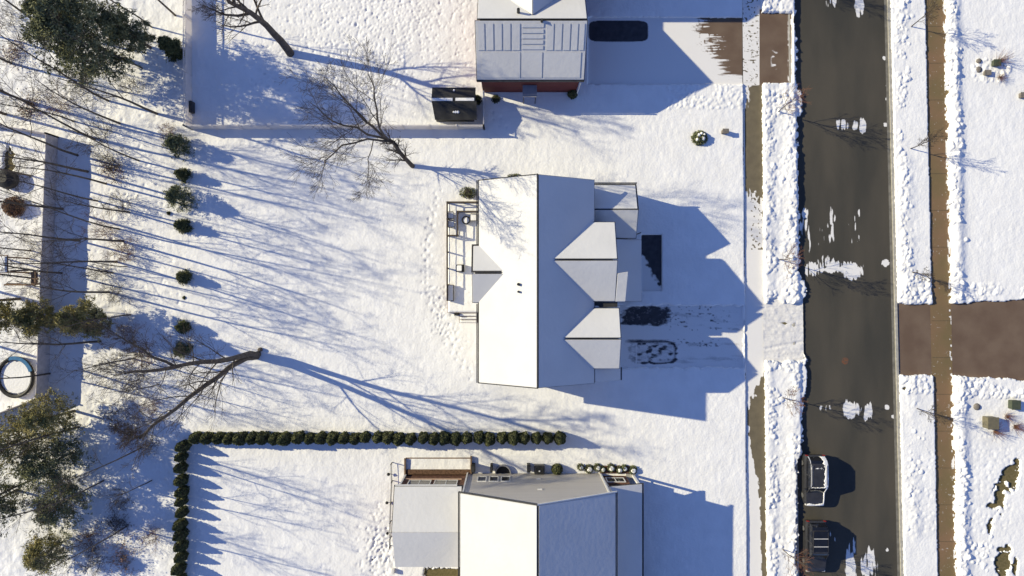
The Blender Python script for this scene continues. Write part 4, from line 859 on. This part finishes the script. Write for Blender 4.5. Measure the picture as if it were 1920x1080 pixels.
for row, nm in ((rowA, 'A'), (rowB, 'B')):
    for i, (px, py, s) in enumerate(row):
        lab = ('%s arborvitae from the left end of the long hedge row' if nm == 'A' else '%s arborvitae from the top of the upright column at the lower left') % ordw(i)
        grp = 'arborvitae in the long hedge row' if nm == 'A' else 'arborvitae in the column at lower left'
        if k < 4: o = arb(P(px, py), lab, grp, 90+k); AP.append(o)
        else:
            o = copy_tree(AP[k % 4]); o.location = P(px, py); o.rotation_euler.z = rnd.uniform(0, 6.28); o['label'] = lab; o['group'] = grp
            o.scale = (s, s, s*rnd.uniform(.93, 1.08))
        k += 1

# small street trees
ST = dict(n=(11, 6, 5, 3), t0=(.28, .2, .2, .2), ang=(42, 36, 34, 30), ll=(.42, .5, .5, .5), up=.12, wob=.09, rr=.55, lv=3)
for i, (px, py, h, m, lab) in enumerate(((1707, 52, 4.2, BARKD, 'small bare street tree at the top of the far verge, its shadow over the sidewalk'), (1706, 279, 4.0, BARKD, 'small bare street tree on the far verge, second from the top'),
      (1709, 510, 3.2, BARKD, 'small bare street tree on the far verge just above the brown driveway'), (1717, 765, 3.2, BARKD, 'small bare street tree on the far verge just below the brown driveway'),
      (1457, 212, 5.0, TWIG, 'street tree with pale reddish twigs near the top of the near verge'), (1460, 487, 5.0, TWIG, 'street tree with reddish twigs leaning over the road edge above the middle driveway apron'),
      (1466, 745, 5.0, TWIG, 'street tree with bushy red brown twigs below the middle driveway apron'), (1466, 1028, 5.0, TWIG, 'street tree with red brown twigs above the lower parked car'), (1452, -40, 5, TWIG, 'street tree just beyond the top edge whose shadow crosses the road'))):
    bare_tree('street_tree', P(px, py), lab, 'street tree', 'young street trees', 120+i, h, .05, ST, twigm=m, barkm=BARKD if m is BARKD else BARK)

# ------------------------------------------------------------------ cars
def car(name, cx, y0, y1, label, paint, cover):
    """SUV parked along the kerb, nose to the south; px positions on the ground"""
    W = 1.92; x = (cx-960)/20; ya = (540-y0)/20; yb = (540-y1)/20; L_ = ya-yb; z = -.13
    e = empty(name, (x, (ya+yb)/2, z), label, 'car', 'cars parked along the kerb')
    # stations from tail (0) to nose (1): half width, bottom z, belt z ; body below the windows
    def ringed(st, n, name, m, par):   # st: (t, halfwidth, zlow, zhigh, shoulder)
        V = []; F = []
        for t, hw, zl, zh, sh in st:
            yy = ya - L_*t
            for (u, w) in ((-1, 0), (-1.0, .55), (-sh, 1), (-sh*.5, 1.03), (sh*.5, 1.03), (sh, 1), (1.0, .55), (1, 0)): V.append((x+hw*u, yy, z+zl+(zh-zl)*w))
        k = 8
        for i in range(len(st)-1):
            for j in range(k): F.append((i*k+j, i*k+(j+1) % k, (i+1)*k+(j+1) % k, (i+1)*k+j))
        F.append(tuple(range(k))); F.append(tuple((len(st)-1)*k+j for j in range(k))[::-1])
        return MB().add(V, F).build(name, m, par, bevel=.02, smooth=False)
    body = ringed([(0, .80, .42, .92, .9), (.015, .90, .28, 1.00, .92), (.12, .96, .22, 1.05, .95), (.5, .96, .20, 1.04, .96), (.72, .96, .22, 1.00, .94), (.90, .93, .25, .93, .9), (.97, .85, .28, .82, .88), (1.0, .70, .36, .66, .85)], 8, 'body', paint, e)
    cab = ringed([(.02, .70, 1.0, 1.10, .9), (.07, .78, .98, 1.55, .86), (.14, .84, .98, 1.70, .84), (.40, .86, .98, 1.76, .84), (.56, .84, .98, 1.72, .84), (.60, .83, .98, 1.62, .84), (.72, .80, .96, 1.05, .86)], 8, 'cabin_glass', CARG, e)
    # roof skin, pillars
    rf = MB(); 
    def top(t, hw, zz): return [(x-hw, ya-L_*t, z+zz), (x+hw, ya-L_*t, z+zz)]
    R_ = [(.12, .70, 1.735), (.25, .73, 1.80), (.40, .735, 1.815), (.52, .72, 1.79), (.565, .70, 1.76)]
    V = []; F = []
    for t, hw, zz in R_: V += [(x-hw, ya-L_*t, z+zz-.02), (x-hw*.6, ya-L_*t, z+zz+.01), (x+hw*.6, ya-L_*t, z+zz+.01), (x+hw, ya-L_*t, z+zz-.02)]
    for i in range(len(R_)-1):
        for j in range(3): F.append((i*4+j, i*4+j+1, i*4+j+5, i*4+j+4))
    MB().add(V, F).build('roof_panel', paint if cover == 'bars' else CARD, e)
    for s in (-1, 1):
        for (t0, z0, h0, t1, z1, h1) in ((.72, 1.03, .82, .57, 1.72, .73), (.07, 1.03, .84, .13, 1.70, .73), (.36, 1.0, .875, .37, 1.72, .76)):
            MB().beam((x+s*h0, ya-L_*t0, z+z0), (x+s*h1, ya-L_*t1, z+z1), .07, .06).build('pillar', paint, e)
        MB().beam((x+s*.66, ya-L_*.15, z+1.84), (x+s*.66, ya-L_*.53, z+1.84), .05, .05).build('roof_rail', CARD if cover == 'bars' else CARS, e)
        MB().box(x+s*1.0-.11, x+s*1.0+.11, ya-L_*.66, ya-L_*.63, z+1.02, z+1.16).build('wing_mirror', CARD, e, bevel=.02)
        MB().box(x+s*.70-.16, x+s*.70+.16, ya-L_*.985, ya-L_*.955, z+.60, z+.76).build('headlight', WTRIM, e); MB().box(x+s*.78-.1, x+s*.78+.1, ya-.02, ya+.015, z+.72, z+.98).build('tail_light', RED, e)
        for t in (.175, .81):
            c = (x+s*.82, ya-L_*t, z+.35); V = []; F = []; n = 20
            for u in (-.12, .14):
                for q in range(n): V.append((c[0]+s*u, c[1]+.35*math.cos(q*2*math.pi/n), c[2]+.35*math.sin(q*2*math.pi/n)))
            F = [tuple(range(n)), tuple(range(n, 2*n))[::-1]] + [(q, (q+1) % n, (q+1) % n+n, q+n) for q in range(n)]
            w = MB().add(V, F).build('wheel', TYRE, e, bevel=.02)
            V = [(c[0]+s*(.145+u), c[1]+.22*math.cos(q*2*math.pi/n), c[2]+.22*math.sin(q*2*math.pi/n)) for u in (0, .01) for q in range(n)]
            MB().add(V, F).build('rim', CARS, w)
    hood = MB()
    if cover == 'snow':   # half melted snow left on the glass edges, roof and bonnet rim
        def snowpatch(fn, t0, t1, u0, u1, zf, nm='snow_patch'):
            nx, ny = 60, int((t1-t0)*L_/.035)+2; U, T_ = np.meshgrid(np.linspace(u0, u1, nx), np.linspace(t0, t1, ny)); Zz = z + zf(T_, U); msk = fn(T_, U)
            Zz = Zz + .07*msk - .10*(1-msk); return grid_mesh(nm, x+U, ya-L_*T_, Zz, SNOW, e)
        zr = lambda t, u: np.interp(t, [.0, .02, .07, .14, .4, .56, .60, .72, .80, .9, .97, 1.0], [.98, 1.1, 1.55, 1.74, 1.82, 1.77, 1.64, 1.07, 1.02, .96, .85, .72]) - .06*np.abs(u/.75)**4
        def fm(t, u):
            n1 = fbm(t*42, u*7, 3, 5) - .5
            rear = sst(.0, .12, .10 - t + n1*.03); east = sst(-.05, .05, u - .42 + n1*.45 - .3*(t < .3)*(t > .18)*0)*(t < .60)
            bar = sst(.012, .004, np.abs(t-.585 + n1*.02)); rim = sst(-.04, .02, u-.70+n1*.06)*(t > .58); nose = sst(-.012, .012, t-.955+n1*.03 + .02*np.abs(u)); left = sst(.03, -.03, u+.70)*(t < .6)
            mid = sst(-.05, .05, .03-np.abs(t-.21+n1*.06))
            wind = (t > .13)*1.0*sst(.56, .64, n1+.5)*(t < .3)
            return np.clip(np.maximum.reduce([rear*.9*(t > .02), east, bar, rim, nose, left*.8, mid*.9, wind*.5]), 0, 1)
        snowpatch(fm, .012, .99, -.77, .80, zr)
    else:
        for t in (.27, .42): MB().beam((x-.66, ya-L_*t, z+1.86), (x+.66, ya-L_*t, z+1.86), .05, .035).build('roof_bar', WTRIM, e)
        MB().box(x-.60, x+.60, ya-L_*.52, ya-L_*.13, z+1.805, z+1.835).build('glass_roof', CARG, e)
    return e
car('parked_car', 1522, 850, 945, 'dark car with white snow left along its roof and window edges, upper of two', CARD, 'snow')
car('parked_car', 1524, 972, 1068, 'dark silver car with two pale roof bars, lower one cut by the photo edge', CARD, 'bars')

# ------------------------------------------------------------------ small things in the yards
p = P(1310, 260); e = empty('rockery', p, 'low green shrub heaped with snow in a melted ring on the front lawn', 'shrub')
MB().lathe((p.x, p.y, 0), [(.5, 0), (.55, .3), (.35, .55), (.1, .65)], 9).build('stems', BARKD, e); shrub_mesh('foliage', (p.x, p.y, .15), .75, .68, .62, 900, SPRUCE, .09, e, seed=44)
for dx, dy, r in ((-.15, .2, .2), (.25, -.1, .22), (-.3, -.2, .16), (.1, .35, .14), (.35, .25, .12)): MB().lathe((p.x+dx, p.y+dy, .58), [(r, 0), (r*.8, .12), (r*.3, .2)], 9).build('snow_cap', SNOW, e)
def sbox(px, py, w, d, h, label, m, cat='utility box', name='utility_box', lid=True, rz=0):
    p = P(px, py); e = empty(name, p, label, cat)
    MB().box(p.x-w/2, p.x+w/2, p.y-d/2, p.y+d/2, -.02, h).build('cabinet', m, e, bevel=.03)
    if lid: MB().box(p.x-w/2-.04, p.x+w/2+.04, p.y-d/2-.04, p.y+d/2+.04, h+.003, h+.06).build('lid', m, e, bevel=.015)
    return e
sbox(1356, 249, .5, .35, .75, 'small grey box standing on the front lawn right of the snowy shrub', STONE, 'yard box', 'yard_box')
sbox(1849, 790, .95, 1.05, .95, 'large brown green utility cabinet in the far yard, lower right', BOXB)
sbox(1895, 757, .75, .8, .7, 'smaller dark green utility cabinet at the right edge', BOXG)
tag(MB().lathe(tuple(P(1829, 762)), [(.32, 0), (.34, .2), (.22, .34), (.06, .38)], 9).build('boulder', STONE, smooth=True), 'round grey boulder in the snow left of the large cabinet', 'boulder')
sbox(1862, 121, .62, .52, .55, 'dark box at the foot of the bare bush in the upper right yard', BOXG, 'yard box', 'yard_box')
tag(MB().lathe(tuple(P(1832, 116)), [(.26, 0), (.24, .3), (.1, .38)], 8).build('boulder', STONE, smooth=True), 'small dark stone at the upper left of the snowy plant mound', 'boulder')
tag(MB().lathe(tuple(P(1832, 132)), [(.36, 0), (.3, .26), (.12, .34)], 8).build('boulder', STONE, smooth=True), 'brown stone on the left side of the snowy plant mound', 'boulder')
sbox(1846, 139, .55, .4, .45, 'low grey box at the lower end of the snowy plant mound', STONE, 'yard box', 'yard_box')
sbox(1912, 181, .5, .45, .5, 'small grey box cut by the right edge of the photo', STONE, 'yard box', 'yard_box')
for i, (px, py, r, h, lab) in enumerate(((1870, 117, .8, .9, 'bare twiggy bush behind the dark box in the upper right yard'), (1872, 148, .6, .6, 'second, sparser twiggy bush in the upper right yard'), (1862, 808, .9, .8, 'pinkish bare bush below the large utility cabinet'), (1900, 800, .9, .9, 'reddish bare bush at the right edge below the green cabinet'), (1885, 780, .5, .7, 'thin bare bush between the two utility cabinets'))):
    R = np.random.RandomState(180+i); p = P(px, py); tr = []
    for k in range(70):
        a = R.rand()*6.28; s = R.rand(); d = np.array([math.cos(a)*s, math.sin(a)*s, 1.0]); pts = [np.array(p)+[R.normal()*.06, R.normal()*.06, 0]]
        for j in range(4): d = d+R.normal(size=3)*.18; d /= np.linalg.norm(d); pts.append(pts[-1]+d*h*.38*(.6+.6*r))
        tr.append((np.array(pts), np.linspace(.012, .004, 5), 3))
    V, F = tubes(tr); o = mesh_np('twiggy_bush', V-np.array(p), F, TWIG); o.location = p; tag(o, lab, 'bush', 'bare bushes in the far yard')

# the neighbour's yard at the left edge
p = P(36, 706); e = empty('play_ring', p, 'large round play ring with a dark, partly blue padded rim by the grey fence', 'trampoline')
pr = [(1.45, .0), (1.72, .0), (1.74, .22), (1.62, .30), (1.48, .24)]; n = 40; V = []; F = []
for q, zz in pr: V += [(p.x+q*math.cos(2*math.pi*i/n)*(1.0), p.y+q*1.12*math.sin(2*math.pi*i/n), zz+.35) for i in range(n)]
m = len(pr); F = [(a*n+i, a*n+(i+1) % n, ((a+1) % m)*n+(i+1) % n, ((a+1) % m)*n+i) for a in range(m) for i in range(n)]
MB().add(V, F).build('padded_rim', BLACK, e)
V2 = []; idx = range(2, 13); pr2 = [(1.46, .31), (1.76, .31), (1.76, .36), (1.46, .36)]
for q, zz in pr2: V2 += [(p.x+q*math.cos(2*math.pi*i/n), p.y+q*1.12*math.sin(2*math.pi*i/n), zz+.35) for i in idx]
w = len(idx); MB().add(V2, [(a*w+i, a*w+i+1, ((a+1) % 4)*w+i+1, ((a+1) % 4)*w+i) for a in range(4) for i in range(w-1)]).build('blue_pad', BLUE, e)
MB().cyl((p.x, p.y), 1.5, 1.5, .36, .42, 32).build('snowy_mat', SNOW, e)
for a in (.6, 2.2, 3.8, 5.4): MB().beam((p.x+1.6*math.cos(a), p.y+1.8*math.sin(a), 0), (p.x+1.6*math.cos(a), p.y+1.8*math.sin(a), .36), .06, .06).build('leg', GUT, e)
tag(MB().lathe(tuple(P(22, 338)), [(.80, 0), (.92, .5), (.85, .95), (.4, 1.2)], 18).build('covered_tub', BLACK), 'round black covered tub at the left edge', 'tub')
shrub(32, 389, .95, 1.3, 'squarish brown black shrub at the left edge below the covered tub', seed=150, n=1500, m=STRAW)
pf = empty('swing_set', P(45, 520), 'timber play frame with a small snow covered tower roof at the left edge', 'play frame')
for q in (((20, 508, 2.0), (62, 506, 2.0)), ((-10, 513, 2.1), (72, 523, 2.0)), ((66, 506, 2.0), (66, 532, 2.0)), ((8, 534, 2.0), (66, 534, 2.0))): MB().beam(P(*q[0]), P(*q[1]), .14, .12).build('beam', WOOD, pf)
for q in ((62, 508), (66, 532), (20, 510), (12, 532)): a = P(q[0], q[1], 2.0); MB().beam((a.x, a.y, 0), (a.x, a.y, 1.93), .12, .12).build('post', WOOD, pf)
MB().prism([tuple(P(-40, 480, 3.0)), tuple(P(14, 478, 3.0)), tuple(P(14, 512, 3.0)), tuple(P(-40, 512, 3.0))], .12).build('tower_roof', WOOD, pf)
snow_pad(pf, P(-38, 480, 3).x, P(13, 480, 3).x, P(0, 511, 3).y, P(0, 480, 3).y, 3.0, .03, .1, 'tower_snow')
for q in ((12, 482), (12, 510), (-36, 482)): a = P(q[0], q[1], 3.0); MB().box(a.x-.06, a.x+.06, a.y-.06, a.y+.06, 0, 2.88).build('post', WOOD, pf)
a = P(58, 512, 1.4); MB().box(a.x-.1, a.x+.5, a.y-1.1, a.y+.1, 1.2, 1.26).build('platform', WOOD, pf)
tag(MB().box(*[v for pq in ((P(360, 200).x-.28, P(360, 200).x+.0+.35, P(360, 205).y-.45, P(360, 205).y+.6, 0, .8),) for v in pq]).build('storage_box', GUT, bevel=.04), 'dark narrow box standing against the inner side of the white fence', 'storage box')
# short log ends, leaning
st = P(490, 655); e = MB().lathe(tuple(st), [(.22, 0), (.18, .5), (.1, .55)], 9).build('stump', BARK); tag(e, 'short broken stump right beside the base of the twin stem tree', 'stump')
